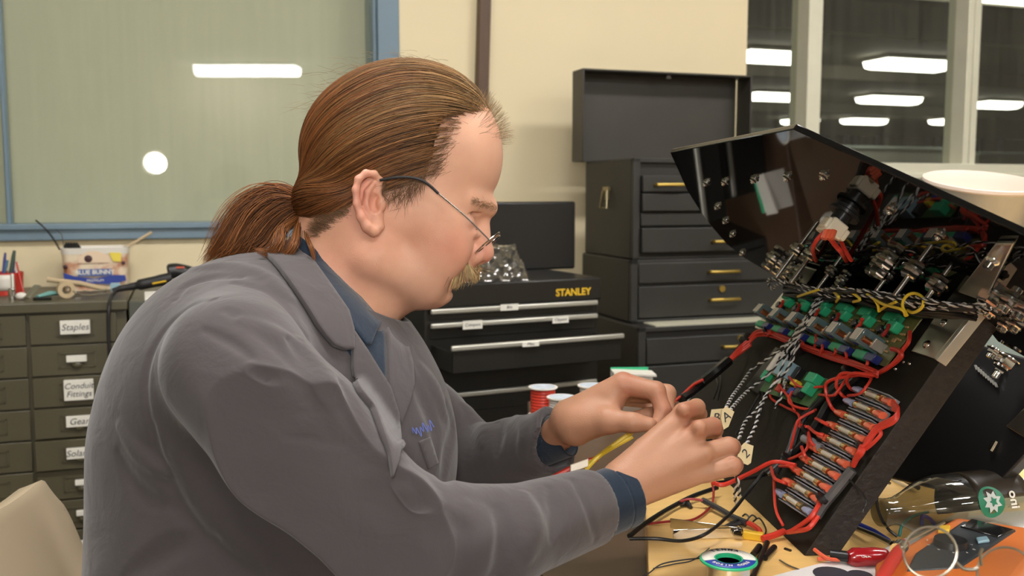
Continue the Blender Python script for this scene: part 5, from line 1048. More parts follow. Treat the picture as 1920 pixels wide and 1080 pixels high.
def head_skin(P):
    Q = mz(P)
    d = ell(P, (766, 270, 0), (165, 142, 130), RT)
    d = smin(d, ell(P, (850, 300, 0), (91, 104, 104)), 30)
    d = smin(d, ell(P, (806, 400, 0), (94, 112, 108)), 34)
    d = smin(d, ell(P, (700, 400, 0), (110, 120, 118)), 40)
    d = smin(d, ell(Q, (836, 462, 50), (50, 60, 42)), 30)             # cheek
    d = smin(d, ell(Q, (800, 500, 46), (50, 55, 42)), 26)             # jowl
    d = smin(d, cap(Q, (800, 540, 28), (712, 486, 86), 34, 40), 30)   # jaw
    d = smin(d, ell(P, (816, 547, 0), (30, 30, 34)), 14)              # chin
    d = smin(d, ell(P, (838, 552, 0), (10, 12, 16)), 10)
    d = smin(d, cap(P, (768, 530, 0), (640, 560, 0), 50, 96), 34)     # under chin
    d = smin(d, cap(P, (655, 450, 0), (606, 640, 0), 104, 112), 40)   # neck
    d = smin(d, cap(Q, (912, 388, 8), (880, 380, 58), 21, 18), 16)    # brow
    d = smax(d, -ell(Q, (915, 430, 52), (33, 23, 28)), 14)            # eye socket
    d = smax(d, -ell(Q, (923, 470, 62), (22, 30, 28)), 20)
    d = smin(d, ell(Q, (876, 423, 51), (17, 15, 23)), 5)              # lidded eye
    d = smin(d, chain(Q, [(868, 436, 66), (886, 440, 52), (896, 442, 34)], [7, 8, 6], 8), 9)
    d = smax(d, -chain(Q, [(866, 408, 74), (882, 402, 58), (900, 404, 38)], [3, 4, 3], 3), 5)
    d = smax(d, -chain(Q, [(864, 426, 72), (884, 434, 58), (899, 431, 40)], [2, 2.6, 2], 2), 3)
    # nose
    d = smin(d, cap(P, (905, 404, 0), (905, 462, 0), 12, 17), 13)
    d = smin(d, ell(P, (904, 474, 0), (22, 20, 19)), 9)
    d = smin(d, ell(Q, (889, 482, 20), (16, 14, 12)), 8)
    d = smin(d, ell(P, (880, 480, 0), (24, 24, 28)), 12)
    d = smax(d, -ell(Q, (905, 496, 9), (9, 6, 5)), 4)
    d = smax(d, -chain(Q, [(876, 472, 34), (866, 488, 40), (850, 508, 46)], [3, 4, 3], 4), 11)   # smile fold
    # mouth
    d = smin(d, ell(P, (852, 508, 0), (36, 25, 42)), 14)
    d = smin(d, chain(Q, [(857, 519, 0), (852, 519, 16), (836, 521, 32)], [9, 8, 5], 6), 6)
    d = smin(d, chain(Q, [(849, 534, 0), (845, 534, 14), (833, 528, 30)], [10, 9, 5], 6), 6)
    d = smax(d, -chain(Q, [(870, 526, 0), (862, 526, 14), (838, 524, 32), (826, 520, 42)], [2.2, 2.4, 3, 3], 2), 3)
    d = smax(d, -ell(P, (862, 545, 0), (14, 5, 30)), 8)
    d = smin(d, ear(Q), 5)
    return d
# hair volume (outer shell) and its scalp
def hair_shell(P):
    Q = mz(P)
    d = ell(P, (752, 262, 0), (176, 146, 143), RT)
    d = smin(d, ell(P, (690, 300, 0), (118, 128, 138)), 34)
    d = smin(d, ell(P, (648, 370, 0), (90, 62, 118)), 24)
    d = smin(d, cap(P, (640, 365, 0), (577, 378, 0), 50, 19), 18)
    # cut free the face, ear and neck: a slanted front boundary
    hl = [(961, 262), (930, 215), (872, 214), (833, 222), (820, 258), (812, 310), (800, 345), (785, 368), (757, 394), (735, 372), (722, 345), (695, 318), (668, 338), (656, 380), (640, 412), (600, 432), (540, 440), (520, 30), (1010, 30)]
    return smax(d, hl_cut(Q, hl), 5)
def poly2(P, poly):
    x, y = P[:, 0], P[:, 1]; d = np.full(len(P), 1e9); ins = np.zeros(len(P), bool); n = len(poly)
    for i in range(n):
        ax, ay = poly[i]; bx, by = poly[(i+1) % n]; ex, ey = bx-ax, by-ay; wx, wy = x-ax, y-ay
        t = np.clip((wx*ex+wy*ey)/(ex*ex+ey*ey), 0, 1); d = np.minimum(d, (wx-ex*t)**2+(wy-ey*t)**2)
        c = ((ay > y) != (by > y)) & (x < (bx-ax)*(y-ay)/(by-ay+1e-12)+ax); ins ^= c
    d = np.sqrt(d); return np.where(ins, -d, d)
def hl_cut(Q, hl):
    # unproject to the photo's pixel plane as seen from the near side, mirrored for the far side
    d = 1-Q[:, 2]*US; R = np.stack([(Q[:, 0]-960)/d+960, 540+(Q[:, 1]-540)/d], 1); return poly2(R, hl)
# ------------------------------------------------------------ hands
def KK(l): return [K(*q) for q in l]
def finger(P, pts, rs, k=5):
    return chain(P, KK(pts), rs, k)
def hand_near(P):
    wr0, wr1 = K(1168, 894, .895), K(1190, 918, .895)
    I, Mi, Ri, Pi = K(1274, 783, .915), K(1303, 815, .902), K(1318, 850, .895), K(1322, 884, .897)
    d = cap(P, wr0, I, 31, 17); d = smin(d, cap(P, wr1, Pi, 31, 17), 12); d = smin(d, cap(P, (wr0+wr1)/2, Mi, 32, 18), 12); d = smin(d, cap(P, (wr0+wr1)/2, Ri, 32, 18), 12)
    d = smin(d, cap(P, K(1085, 965, .875), (wr0+wr1)/2+A3(0, 0, 4), 40, 36), 14)
    d = smin(d, cap(P, K(1215, 850, .92), K(1275, 825, .94), 30, 22), 14)
    # knuckle bumps
    for c, r in ((K(1282, 768, .905), 12), (K(1311, 801, .893), 12.5)): d = smin(d, ell(P, c, (r, r, r)), 12)
    f = finger(P, [(1280, 772, .92), (1306, 764, .945), (1311, 776, .965), (1296, 792, .972)], [16, 15, 13.5, 11])
    d = smin(d, f, 7)
    f = finger(P, [(1309, 806, .905), (1336, 800, .93), (1340, 806, .955), (1322, 812, .967)], [17, 16, 14.5, 12]); d = smin(d, f, 5)
    f = finger(P, [(1322, 848, .9), (1366, 838, .905), (1372, 838, .935), (1348, 832, .958)], [17, 16.5, 15, 12]); d = smin(d, f, 5)
    f = finger(P, [(1324, 886, .898), (1372, 874, .895), (1377, 872, .925), (1352, 860, .948)], [17, 16, 14.5, 11.5]); d = smin(d, f, 5)
    f = finger(P, [(1215, 880, .925), (1262, 850, .965), (1290, 815, .985), (1288, 800, .985)], [24, 19, 15, 12]); d = smin(d, f, 7)  # thumb behind
    # tendon hints, wrist crease
    d = smax(d, -chain(P, KK([(1344, 864, .886), (1372, 857, .892)]), [2, 3], 2), 3)
    return d
def hand_far(P):
    w0, w1 = K(1068, 782, 1.005), K(1078, 805, .995)
    I, Mi = K(1168, 722, .985), K(1178, 726, 1.01)
    d = cap(P, w0, I, 32, 24); d = smin(d, cap(P, w1, K(1148, 752, .985), 30, 22), 14)
    d = smin(d, cap(P, w0, Mi, 30, 22), 10); d = smin(d, cap(P, w0+A3(0, 0, 10), K(1170, 735, 1.035), 30, 22), 10)
    d = smin(d, cap(P, K(1000, 846, 1.075), (w0+w1)/2, 36, 33), 14)
    # thumb along the bottom
    d = smin(d, chain(P, KK([(1085, 795, .99), (1140, 788, .968), (1186, 792, .955), (1218, 796, .952)]), [30, 23, 16.5, 13], 12), 20)
    d = smin(d, ell(P, K(1112, 784, .985), (44, 26, 24)), 24)
    # index
    d = smin(d, chain(P, KK([(1168, 720, .985), (1230, 733, .972), (1243, 768, .965), (1234, 792, .96)]), [21, 17, 14.5, 12], 6), 5)
    # middle, ring, little
    d = smin(d, chain(P, KK([(1180, 726, 1.01), (1250, 738, 1.0), (1250, 770, .99), (1215, 778, .985), (1196, 780, .985)]), [20, 17, 14, 13, 11], 6), 4)
    d = smin(d, chain(P, KK([(1175, 735, 1.03), (1236, 742, 1.03), (1246, 770, 1.02), (1212, 782, 1.005)]), [19, 16, 13.5, 11], 6), 4)
    d = smin(d, chain(P, KK([(1165, 745, 1.05), (1215, 752, 1.055), (1228, 775, 1.045), (1200, 785, 1.03)]), [17, 14.5, 12.5, 10.5], 6), 4)
    # hollow of the palm between thumb and index
    d = smax(d, -ell(P, K(1192, 762, .968), (21, 13, 24)), 8)
    return d
# ------------------------------------------------------------ body under the clothes (coarse)
def body_core(P):
    d = ell(P, (510, 840, 0), (250, 280, 250)); Q = mz(P)
    d = smin(d, cap(Q, (545, 640, 60), (500, 660, 250), 90, 84), 40)
    d = smin(d, cap(P, K(460, 700, .81), K(735, 1000, .765), 70, 52), 20); d = smin(d, chain(P, KK([(735, 1000, .765), (930, 1005, .81), (1110, 945, .878)]), [50, 44, 38], 8), 12)
    d = smin(d, cap(P, K(620, 700, 1.16), K(850, 900, 1.16), 66, 52), 20); d = smin(d, cap(P, K(850, 895, 1.17), K(1030, 830, 1.05), 46, 32), 12)
    d = smin(d, ell(P, (500, 1180, 0), (240, 190, 270)), 60)
    for s in (-1, 1):
        d = smin(d, chain(P, [A3(540, 1230, s*130), A3(1010, 1270, s*200), A3(1020, 2010, s*210)], [120, 88, 60], 30), 30)
        d = smin(d, chain(P, [A3(1010, 2040, s*210), A3(1130, 2060, s*220)], [55, 45], 20), 20)
    return d
# ------------------------------------------------------------ jacket
def jacket_base(P):
    Q = mz(P)
    d = ell(P, (520, 850, 0), (338, 350, 292))
    d = smin(d, ell(P, (505, 700, 0), (250, 220, 330)), 70)
    d = smin(d, ell(P, (466, 1120, 0), (286, 330, 300)), 90)
    d = smin(d, cap(Q, (590, 590, 0), (520, 640, 250), 105, 100), 50)
    d = smin(d, cap(P, (640, 610, 0), (590, 640, 0), 100, 120), 40)
    # near sleeve
    d = smin(d, chain(P, KK([(440, 690, .80), (560, 830, .76), (735, 1000, .755)]), [108, 104, 88], 30), 64)
    d = smin(d, chain(P, KK([(735, 1000, .755), (930, 1010, .80), (1095, 955, .87)]), [88, 74, 64], 24), 22)
    # far sleeve
    far = chain(P, KK([(690, 690, 1.17), (800, 800, 1.17), (880, 880, 1.15)]), [95, 92, 84], 30)
    far = smin(far, chain(P, KK([(880, 880, 1.15), (960, 852, 1.10), (1050, 820, 1.03), (1110, 800, 1.0)]), [84, 70, 60, 56], 24), 24)
    d = smin(d, far, 26)
    return d
def cutplane(P, c, n): return (P-c) @ n
CN0, CN1 = K(1095, 955, .87), K(1200, 915, .905); NN = unit(CN1-CN0); CNc = K(1137, 942, .885)
CF0, CF1 = K(960, 860, 1.10), K(1060, 815, 1.01); NF = unit(A3(1, -.45, -.5)); NFa = unit(A3(93, -55, -126)); CFc = K(1044, 826, 1.03)
FOLDS = []   # (points in unit space, radius, sign, blend)
def fold(pts, r, sign, blend=10, push=0.):
    px, py = zip(*smooth_path([(x, y, 0) for x, y in pts], 5)[:, :2]); S, ok = march(jacket_base, px, py); S = S[ok]
    if len(S) < 2: return
    g = grad(jacket_base, S, 2.); n = len(S); k = 1.0 if r < 6 else 1.9; rr = r*k*np.sin(np.linspace(.12, math.pi-.12, n))**.6
    off = (.45 if r < 6 else .70) if sign < 0 else -.68
    env = np.sin(np.linspace(.12, math.pi-.12, n)); C_ = S + g*((rr*(off+np.sign(off)*.25*(1-env)))[:, None]); FOLDS.append((C_, rr, sign, blend, C_.min(0)-2*r-blend-4, C_.max(0)+2*r+blend+4))
def polyd(P, C_, rr):
    d = None
    for i in range(len(C_)-1):
        c = cap(P, C_[i], C_[i+1], rr[i], rr[i+1]); d = c if d is None else np.minimum(d, c)
    return d
NK0, NK1 = A3(700, 430, 0), A3(560, 640, 0); NP = A3(586, 451, 0); NPN = unit(A3(139, -131, 0))
def under(P):
    d = smin(jacket_base(P), cap(P, A3(655, 450, 0), A3(606, 640, 0), 110, 120), 14)
    return smax(d, (P-NP) @ NPN, 3)
def jacket(P):
    d = jacket_base(P)
    for C_, rr, sg, bl, lo, hi in FOLDS:
        m = np.all((P > lo) & (P < hi), 1)
        if not m.any(): continue
        q = polyd(P[m], C_, rr); d[m] = smin(d[m], q, bl) if sg > 0 else smax(d[m], -q, bl)
    # open cuffs
    e = smax(cap(P, CNc-NN*20, CNc+NN*200, 58, 58), -cutplane(P, CNc-NN*70, NN), 4)
    d = smax(d, np.where(((P-CNc) @ NN > -120) & (np.linalg.norm(P-CNc, axis=1) < 260), cutplane(P, CNc, NN), -1e3), 5)
    d = smax(d, -cap(P, CNc-NN*70, CNc+NN*60, 55, 59), 4)
    d = smax(d, np.where(np.linalg.norm(P-CFc, axis=1) < 160, cutplane(P, CFc, NF), -1e3), 5)
    d = smax(d, -cap(P, CFc-NFa*70, CFc+NFa*60, 48, 52), 5)
    # neck opening
    cyl = cap(P, NK0, NK1, 150, 150); pl = (P-NP) @ NPN
    return smax(d, -smax(cyl, -(pl+14), 6), 6)
import os as _os
HRES, DRES, JRES, NH = 2.4, 1.8, 3.6, 9000
COAT_FOLDS = [
 # armhole seam and underarm fold
 ([(402, 560), (360, 572), (315, 610), (285, 660), (272, 720), (280, 790), (304, 870)], 5, -1),
 ([(304, 870), (345, 945), (400, 1010), (455, 1065), (500, 1110)], 13, -1),
 ([(330, 850), (385, 930), (450, 1000), (520, 1065)], 22, 1),
 ([(285, 800), (300, 880), (340, 960), (385, 1015)], 7, -1),
 # waist creases at the back
 ([(235, 1085), (280, 1055), (340, 1022), (400, 1015)], 14, -1),
 ([(222, 850), (245, 900), (280, 935), (330, 950)], 11, -1), ([(225, 800), (250, 840), (282, 870), (310, 890)], 9, 1),
 # long folds from the collar down the chest side of the sleeve
 ([(425, 582), (475, 612), (525, 652), (572, 700), (606, 745)], 7, -1), ([(455, 600), (520, 628), (570, 670), (606, 712)], 10, 1),
 ([(540, 640), (580, 690), (616, 752), (640, 800)], 8, -1), ([(566, 640), (610, 700), (645, 762), (680, 830), (706, 880)], 13, 1),
 ([(640, 720), (668, 775), (694, 830), (715, 885)], 9, -1), ([(590, 760), (640, 830), (690, 880), (728, 912)], 12, 1),
 ([(462, 705), (500, 722), (545, 752), (590, 790)], 8, -1), ([(470, 690), (530, 720), (585, 760)], 9, 1),
 ([(384, 620), (430, 640), (470, 668)], 5, -1), ([(560, 880), (620, 868), (670, 880), (712, 905)], 9, -1), ([(540, 930), (610, 925), (680, 940), (730, 970)], 10, 1),
 # elbow
 ([(730, 904), (755, 912), (775, 934), (780, 962), (770, 1010), (760, 1060), (752, 1110)], 15, -1),
 ([(742, 890), (770, 905), (795, 930), (815, 948)], 16, 1), ([(800, 950), (806, 1000), (800, 1050), (790, 1100)], 18, 1),
 ([(838, 962), (856, 982), (872, 1000), (870, 1040), (850, 1090)], 13, -1), ([(880, 952), (905, 990), (905, 1040), (890, 1100)], 16, 1),
 ([(935, 955), (950, 1000), (945, 1050), (930, 1090)], 11, -1), ([(985, 930), (1000, 980), (995, 1040)], 13, 1), ([(1030, 915), (1040, 960), (1035, 1010)], 7, -1),
 ([(1075, 900), (1100, 950), (1118, 1010)], 3, -1),
 # back and shoulder
 ([(330, 560), (350, 535), (400, 520), (450, 520)], 6, -1), ([(360, 505), (430, 498), (500, 520), (545, 560)], 8, 1), ([(440, 530), (500, 545), (540, 580), (575, 630)], 6, -1),

 # far side of the chest and far sleeve
 ([(770, 700), (790, 745), (812, 800), (818, 860)], 10, -1), ([(790, 690), (815, 730), (835, 780)], 13, 1), ([(838, 760), (850, 800), (838, 850), (830, 900)], 12, -1), ([(870, 760), (900, 790), (905, 830)], 12, 1), ([(912, 765), (935, 800), (930, 850)], 9, -1), ([(960, 770), (980, 800), (975, 850)], 8, 1),
]
# ------------------------------------------------------------ person materials
def tint_mat(name, base, rough, sss):
    m, nt, b = principled(name); N = nt.nodes; L = nt.links
    a = N.new('ShaderNodeAttribute'); a.attribute_name = 'tint'; tc = N.new('ShaderNodeTexCoord')
    n = N.new('ShaderNodeTexNoise'); n.inputs['Scale'].default_value = 55; n.inputs['Detail'].default_value = 6; L.new(tc.outputs['Object'], n.inputs['Vector'])
    r = N.new('ShaderNodeMixRGB'); r.inputs[1].default_value = (.92, .88, .86, 1); r.inputs[2].default_value = (1.06, 1.08, 1.1, 1); L.new(n.outputs['Fac'], r.inputs[0])
    x = N.new('ShaderNodeMixRGB'); x.blend_type = 'MULTIPLY'; x.inputs[0].default_value = 1; L.new(a.outputs['Color'], x.inputs[1]); L.new(r.outputs[0], x.inputs[2]); L.new(x.outputs[0], b.inputs['Base Color'])
    b.inputs['Roughness'].default_value = rough; b.inputs['Specular IOR Level'].default_value = .4
    b.inputs['Subsurface Weight'].default_value = sss; b.inputs['Subsurface Radius'].default_value = (1., .35, .2); b.inputs['Subsurface Scale'].default_value = .005
    n2 = N.new('ShaderNodeTexNoise'); n2.inputs['Scale'].default_value = 700; n2.inputs['Detail'].default_value = 3; L.new(tc.outputs['Object'], n2.inputs['Vector'])
    n3 = N.new('ShaderNodeTexVoronoi'); n3.inputs['Scale'].default_value = 900; L.new(tc.outputs['Object'], n3.inputs['Vector'])
    mm = N.new('ShaderNodeMath'); mm.operation = 'ADD'; L.new(n2.outputs['Fac'], mm.inputs[0]); L.new(n3.outputs['Distance'], mm.inputs[1])
    bp = N.new('ShaderNodeBump'); bp.inputs['Strength'].default_value = .12; bp.inputs['Distance'].default_value = .001; L.new(mm.outputs[0], bp.inputs['Height']); L.new(bp.outputs[0], b.inputs['Normal'])
    return m
def cloth_mat(name, col, var=.12):
    m, nt, b = principled(name); N = nt.nodes; L = nt.links; tc = N.new('ShaderNodeTexCoord')
    n = N.new('ShaderNodeTexNoise'); n.inputs['Scale'].default_value = 14; n.inputs['Detail'].default_value = 7; L.new(tc.outputs['Object'], n.inputs['Vector'])
    r = N.new('ShaderNodeMixRGB'); r.inputs[1].default_value = (*[c*(1-var) for c in col], 1); r.inputs[2].default_value = (*[c*(1+var) for c in col], 1); L.new(n.outputs['Fac'], r.inputs[0]); L.new(r.outputs[0], b.inputs['Base Color'])
    b.inputs['Roughness'].default_value = .9; b.inputs['Sheen Weight'].default_value = .25; b.inputs['Specular IOR Level'].default_value = .2
    n2 = N.new('ShaderNodeTexNoise'); n2.inputs['Scale'].default_value = 1400; n2.inputs['Detail'].default_value = 2; L.new(tc.outputs['Object'], n2.inputs['Vector'])
    n3 = N.new('ShaderNodeTexNoise'); n3.inputs['Scale'].default_value = 24; n3.inputs['Detail'].default_value = 4; n3.inputs['Distortion'].default_value = .6; L.new(tc.outputs['Object'], n3.inputs['Vector'])
    b1 = N.new('ShaderNodeBump'); b1.inputs['Strength'].default_value = .22; b1.inputs['Distance'].default_value = .012; L.new(n3.outputs['Fac'], b1.inputs['Height'])
    b2 = N.new('ShaderNodeBump'); b2.inputs['Strength'].default_value = .3; b2.inputs['Distance'].default_value = .0006; L.new(n2.outputs['Fac'], b2.inputs['Height']); L.new(b1.outputs[0], b2.inputs['Normal']); L.new(b2.outputs[0], b.inputs['Normal'])
    return m
def hair_mat(name, cols, rough=.45):
    """strand colour varies from strand to strand"""
    m, nt, b = principled(name); N = nt.nodes; L = nt.links
    a = N.new('ShaderNodeAttribute'); a.attribute_name = 'tint'; L.new(a.outputs['Color'], b.inputs['Base Color'])
    b.inputs['Roughness'].default_value = rough; b.inputs['Specular IOR Level'].default_value = .35; return m
M['skin'] = tint_mat('skin', 0, .52, .25)
M['coat'] = cloth_mat('charcoal_coat_cloth', (.074, .064, .065)); M['coatdark'] = M['coat']
M['shirt'] = cloth_mat('navy_shirt_cloth', (.010, .020, .036)); M['trouser'] = cloth_mat('dark_trousers', (.03, .03, .035))
M['hair'] = hair_mat('brown_hair', 0)
SKIN = A3(.72, .405, .27)
man = thing('person', 'man with a brown ponytail, moustache and glasses in a charcoal shop coat, wiring the console', 'person', (W(500, 900, 1.0)[0], W(500, 900, 1.0)[1], 0))
# ------------------------------------------------------------ skin mesh
vh, fh = surface_net(head_skin, (480, 110, -170), (940, 700, 170), HRES)
def head_cols(v):
    Q = mz(v); c = np.tile(SKIN, (len(v), 1))
    def blob(p, r, col, w):
        t = np.exp(-np.sum(((Q-A3(*p))/A3(*r))**2, 1))[:, None]*w; return t, A3(*col)
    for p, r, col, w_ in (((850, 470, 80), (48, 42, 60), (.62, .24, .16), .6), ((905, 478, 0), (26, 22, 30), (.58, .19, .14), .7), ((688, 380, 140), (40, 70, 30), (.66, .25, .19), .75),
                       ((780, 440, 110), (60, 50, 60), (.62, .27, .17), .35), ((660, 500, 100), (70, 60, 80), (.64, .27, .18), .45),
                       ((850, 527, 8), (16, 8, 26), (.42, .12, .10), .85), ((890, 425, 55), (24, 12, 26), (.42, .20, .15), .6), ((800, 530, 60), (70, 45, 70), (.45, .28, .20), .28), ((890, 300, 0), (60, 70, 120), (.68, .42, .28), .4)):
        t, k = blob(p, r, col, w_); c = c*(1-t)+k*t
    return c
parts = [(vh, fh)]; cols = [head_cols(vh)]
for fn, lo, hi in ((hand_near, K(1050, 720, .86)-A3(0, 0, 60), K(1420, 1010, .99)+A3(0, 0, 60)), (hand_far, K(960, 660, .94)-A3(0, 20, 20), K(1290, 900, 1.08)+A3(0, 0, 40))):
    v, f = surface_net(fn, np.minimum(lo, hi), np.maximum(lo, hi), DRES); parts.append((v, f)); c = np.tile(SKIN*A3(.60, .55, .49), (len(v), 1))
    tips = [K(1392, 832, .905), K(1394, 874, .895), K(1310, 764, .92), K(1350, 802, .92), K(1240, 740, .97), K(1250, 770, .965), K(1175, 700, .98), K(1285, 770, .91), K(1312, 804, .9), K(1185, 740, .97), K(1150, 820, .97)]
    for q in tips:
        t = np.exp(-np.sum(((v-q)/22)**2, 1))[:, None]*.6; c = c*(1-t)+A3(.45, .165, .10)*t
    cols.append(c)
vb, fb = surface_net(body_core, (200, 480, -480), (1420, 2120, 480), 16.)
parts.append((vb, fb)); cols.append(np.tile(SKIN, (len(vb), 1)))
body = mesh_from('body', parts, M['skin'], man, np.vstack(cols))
# ------------------------------------------------------------ coat
for pts, r, sg in COAT_FOLDS: fold(pts, r, sg, blend=14 if sg > 0 else 12)
vj, fj = surface_net(jacket, (130, 430, -480), (1200, 1330, 480), JRES)
coat = mesh_from('coat', [(vj, fj)], M['coat'], man)
def drape(name, poly, off, thick, m, parent, fn, step=5, lift=None):
    """a cloth panel lying on a surface; polygon in photo pixels on the near side"""
    b_ = []; n = len(poly)
    for i in range(n):
        a, c = A3(*poly[i], 0), A3(*poly[(i+1) % n], 0); k = max(1, int(np.linalg.norm(c-a)/step))
        b_ += [Vector((a+(c-a)*j/k)[:2]) for j in range(k)]
    nb = len(b_); xs = [q[0] for q in poly]; ys = [q[1] for q in poly]
    g = [(x, y) for x in np.arange(min(xs), max(xs), step) for y in np.arange(min(ys), max(ys), step)]
    g = np.array(g); dd_ = poly2(np.c_[g, np.zeros(len(g))], poly); g = g[dd_ < -step*.5]
    pts = b_+[Vector(q) for q in g]
    r = delaunay_2d_cdt(pts, [(i, (i+1) % nb) for i in range(nb)], [], 1, 1e-4); vv, ff = r[0], r[2]
    px = np.array([q[0] for q in vv]); py = np.array([q[1] for q in vv])
    S, ok = march(fn, px, py)
    ok &= S[:, 2] < np.median(S[ok, 2])+130; gi = np.where(ok)[0]      # grazing rays take the depth of the nearest sound point
    for i in np.where(~ok)[0]:
        j = gi[np.argmin((px[gi]-px[i])**2+(py[gi]-py[i])**2)]; d_ = 1+S[j, 2]*US; S[i] = ((px[i]-960)*d_+960, 540+(py[i]-540)*d_, S[j, 2])
    G = grad(fn, S, 4.); G[~ok] = (0, 0, -1); o_ = np.full(len(S), float(off))
    if lift is not None: o_ = o_ + lift(px, py)
    S = S+G*o_[:, None]
    for _ in range(3):
        S2 = S.copy(); cnt = np.ones(len(S))
        for f in ff:
            for i in range(len(f)): a, b2 = f[i], f[(i+1) % len(f)]; S2[a] += S[b2]; cnt[a] += 1; S2[b2] += S[a]; cnt[b2] += 1
        S[nb:] = (S2/cnt[:, None])[nb:]
    b3 = MB(); wv_ = u2w(S); b3.add(wv_, [tuple(f) for f in ff]); o = b3.build(name, m, parent, solid=0)
    me = o.data; nrm = me.polygons[len(me.polygons)//2].normal
    if np.dot(nrm, CAM-np.array(me.polygons[len(me.polygons)//2].center)) < 0: me.flip_normals()
    s_ = o.modifiers.new('s', 'SOLIDIFY'); s_.thickness = thick*US; s_.offset = -1
    bv = o.modifiers.new('b', 'BEVEL'); bv.width = .0008; bv.segments = 1; bv.limit_method = 'ANGLE'; bv.angle_limit = 1.2
    return o
def shirt_fn(P): return under(P)
shirt = drape('shirt', [(557, 446), (600, 490), (650, 540), (700, 594), (708, 605), (718, 608), (722, 640), (724, 722), (700, 715), (680, 690), (655, 665), (640, 640), (610, 590), (575, 520), (553, 470)], 1., 8, M['shirt'], man, under)
drape('shirt_collar', [(559, 441), (600, 484), (650, 534), (702, 593), (712, 606), (704, 620), (694, 646), (684, 648), (660, 618), (640, 585), (606, 530), (580, 490), (553, 452)], 6., 5, M['shirt'], shirt, under)
drape('coat_collar', [(553, 446), (583, 494), (609, 532), (648, 588), (658, 622), (658, 657), (640, 658), (620, 650), (603, 632), (588, 613), (567, 577), (547, 546), (522, 510), (498, 481), (515, 466), (535, 452)], 12., 9, M['coat'], coat, under)
drape('lapel', [(657, 652), (658, 622), (684, 660), (706, 695), (726, 726), (742, 775), (747, 822), (741, 867), (732, 899), (725, 853), (711, 815), (692, 766), (668, 737), (661, 722), (657, 690)], 10., 8, M['coat'], coat, under)
drape('lapel', [(722, 592), (740, 604), (758, 640), (770, 682), (773, 720), (764, 756), (748, 796), (738, 760), (726, 720), (724, 650)], 7., 8, M['coat'], coat, under)
drape('pocket_flap', [(784, 828), (806, 820), (822, 868), (802, 880)], 2.5, 5, M['coat'], coat, jacket)
# embroidered name mark on the far chest
S, ok = march(jacket, [775, 797], [812, 803]); e0 = u2w(S)+0
fr = frame_from(e0[0]+(CAM-e0[0])*.008, CAM-e0[0], e0[1]-e0[0]); b = MB(); b.tube([fr(.020*i/40, .004*math.sin(i*.9)+.002*math.sin(i*.37), 0) for i in range(41)], .0006, 5); b.build('embroidery', M['bluep'], coat)
# shirt cuffs
def cuff_near(P):
    a = CNc+NN*42; d = smax(cap(P, CNc-NN*60, CNc+NN*80, 54, 54), cutplane(P, a, NN), 3); d = smax(d, -cap(P, CNc-NN*60, CNc+NN*90, 50, 50), 3)
    gr = np.abs((P-(CNc+NN*16)) @ NN)-1.; return smax(d, -smax(gr, -(cap(P, CNc-NN*60, CNc+NN*80, 52.6, 52.6)), 1), 1.)
def cuff_far(P):
    f0, f1 = K(1000, 838, 1.06), K(1120, 790, 1.0); e = smax(cap(P, f0, f1, 46, 44), cutplane(P, CFc+NF*22, NF), 3); return smax(e, -cap(P, f0-NF*20, f1+NF*20, 42, 40), 3)
for fn, c_ in ((cuff_near, CNc), (cuff_far, CFc)):
    vc, fc = surface_net(fn, c_-110, c_+110, 2.2); mesh_from('cuff', [(vc, fc)], M['shirt'], shirt)
# trousers and shoes
def trousers(P):
    d = ell(P, (480, 1250, 0), (230, 130, 270))
    for s in (-1, 1): d = smin(d, chain(P, [A3(540, 1275, s*130), A3(1010, 1300, s*200), A3(1020, 1990, s*210)], [112, 92, 72], 30), 30)
    return smax(d, (P @ A3(0, 1, 0))-1985, 5)
vt, ft = surface_net(trousers, (220, 1040, -400), (1160, 2010, 400), 14.); mesh_from('trousers', [(vt, ft)], M['trouser'], man)
for s in (-1, 1):
    def shoe(P, s=s): return smax(smin(ell(P, (1075, 2045, s*212), (125, 42, 48)), ell(P, (1005, 2010, s*210), (62, 60, 50)), 20), P[:, 1]-2072, 5)
    v, f = surface_net(shoe, (900, 1930, s*212-80), (1240, 2085, s*212+80), 7.); mesh_from('shoe', [(v, f)], M['black_rub'], man)
# ------------------------------------------------------------ hair
def strands(name, paths, rads, cols, m, parent, nside=4):
    """paths: list of Nx3 unit-space polylines -> one mesh of thin tapered tubes"""
    vs, fs, cs, k = [], [], [], 0
    for P, r, c in zip(paths, rads, cols):
        n = len(P); T = np.gradient(P, axis=0); T /= np.maximum(np.linalg.norm(T, axis=1), 1e-9)[:, None]
        a = np.cross(T, A3(.3, .2, 1)); a /= np.maximum(np.linalg.norm(a, axis=1), 1e-9)[:, None]; b_ = np.cross(T, a)
        tp = r*(1-.75*np.linspace(0, 1, n)**2)
        ring = np.stack([P+(math.cos(th)*a+math.sin(th)*b_)*tp[:, None] for th in np.arange(nside)*2*math.pi/nside], 1).reshape(-1, 3); vs.append(ring)
        i = np.arange(n-1)[:, None]*nside; j = np.arange(nside)[None]; j2 = (j+1) % nside
        fs.append(np.stack([i+j, i+j2, i+nside+j2, i+nside+j], -1).reshape(-1, 4)+k); k += n*nside; cs.append(np.tile(c, (n*nside, 1)))
    return mesh_from(name, [(np.vstack(vs), np.vstack(fs))], m, parent, np.vstack(cs))
rng = np.random.default_rng(5)
vsn, fsn = surface_net(hair_shell, (540, 100, -170), (980, 450, 170), 3.0)
def hcol(n, lo=.5, hi=1.5, base=(.115, .050, .022)):
    t = rng.uniform(lo, hi, n)[:, None]; return A3(*base)*t**1.3*(1+rng.uniform(-.12, .12, (n, 3)))
hb = hcol(1)[0]; Cb = np.tile(A3(.050, .022, .011), (len(vsn), 1))
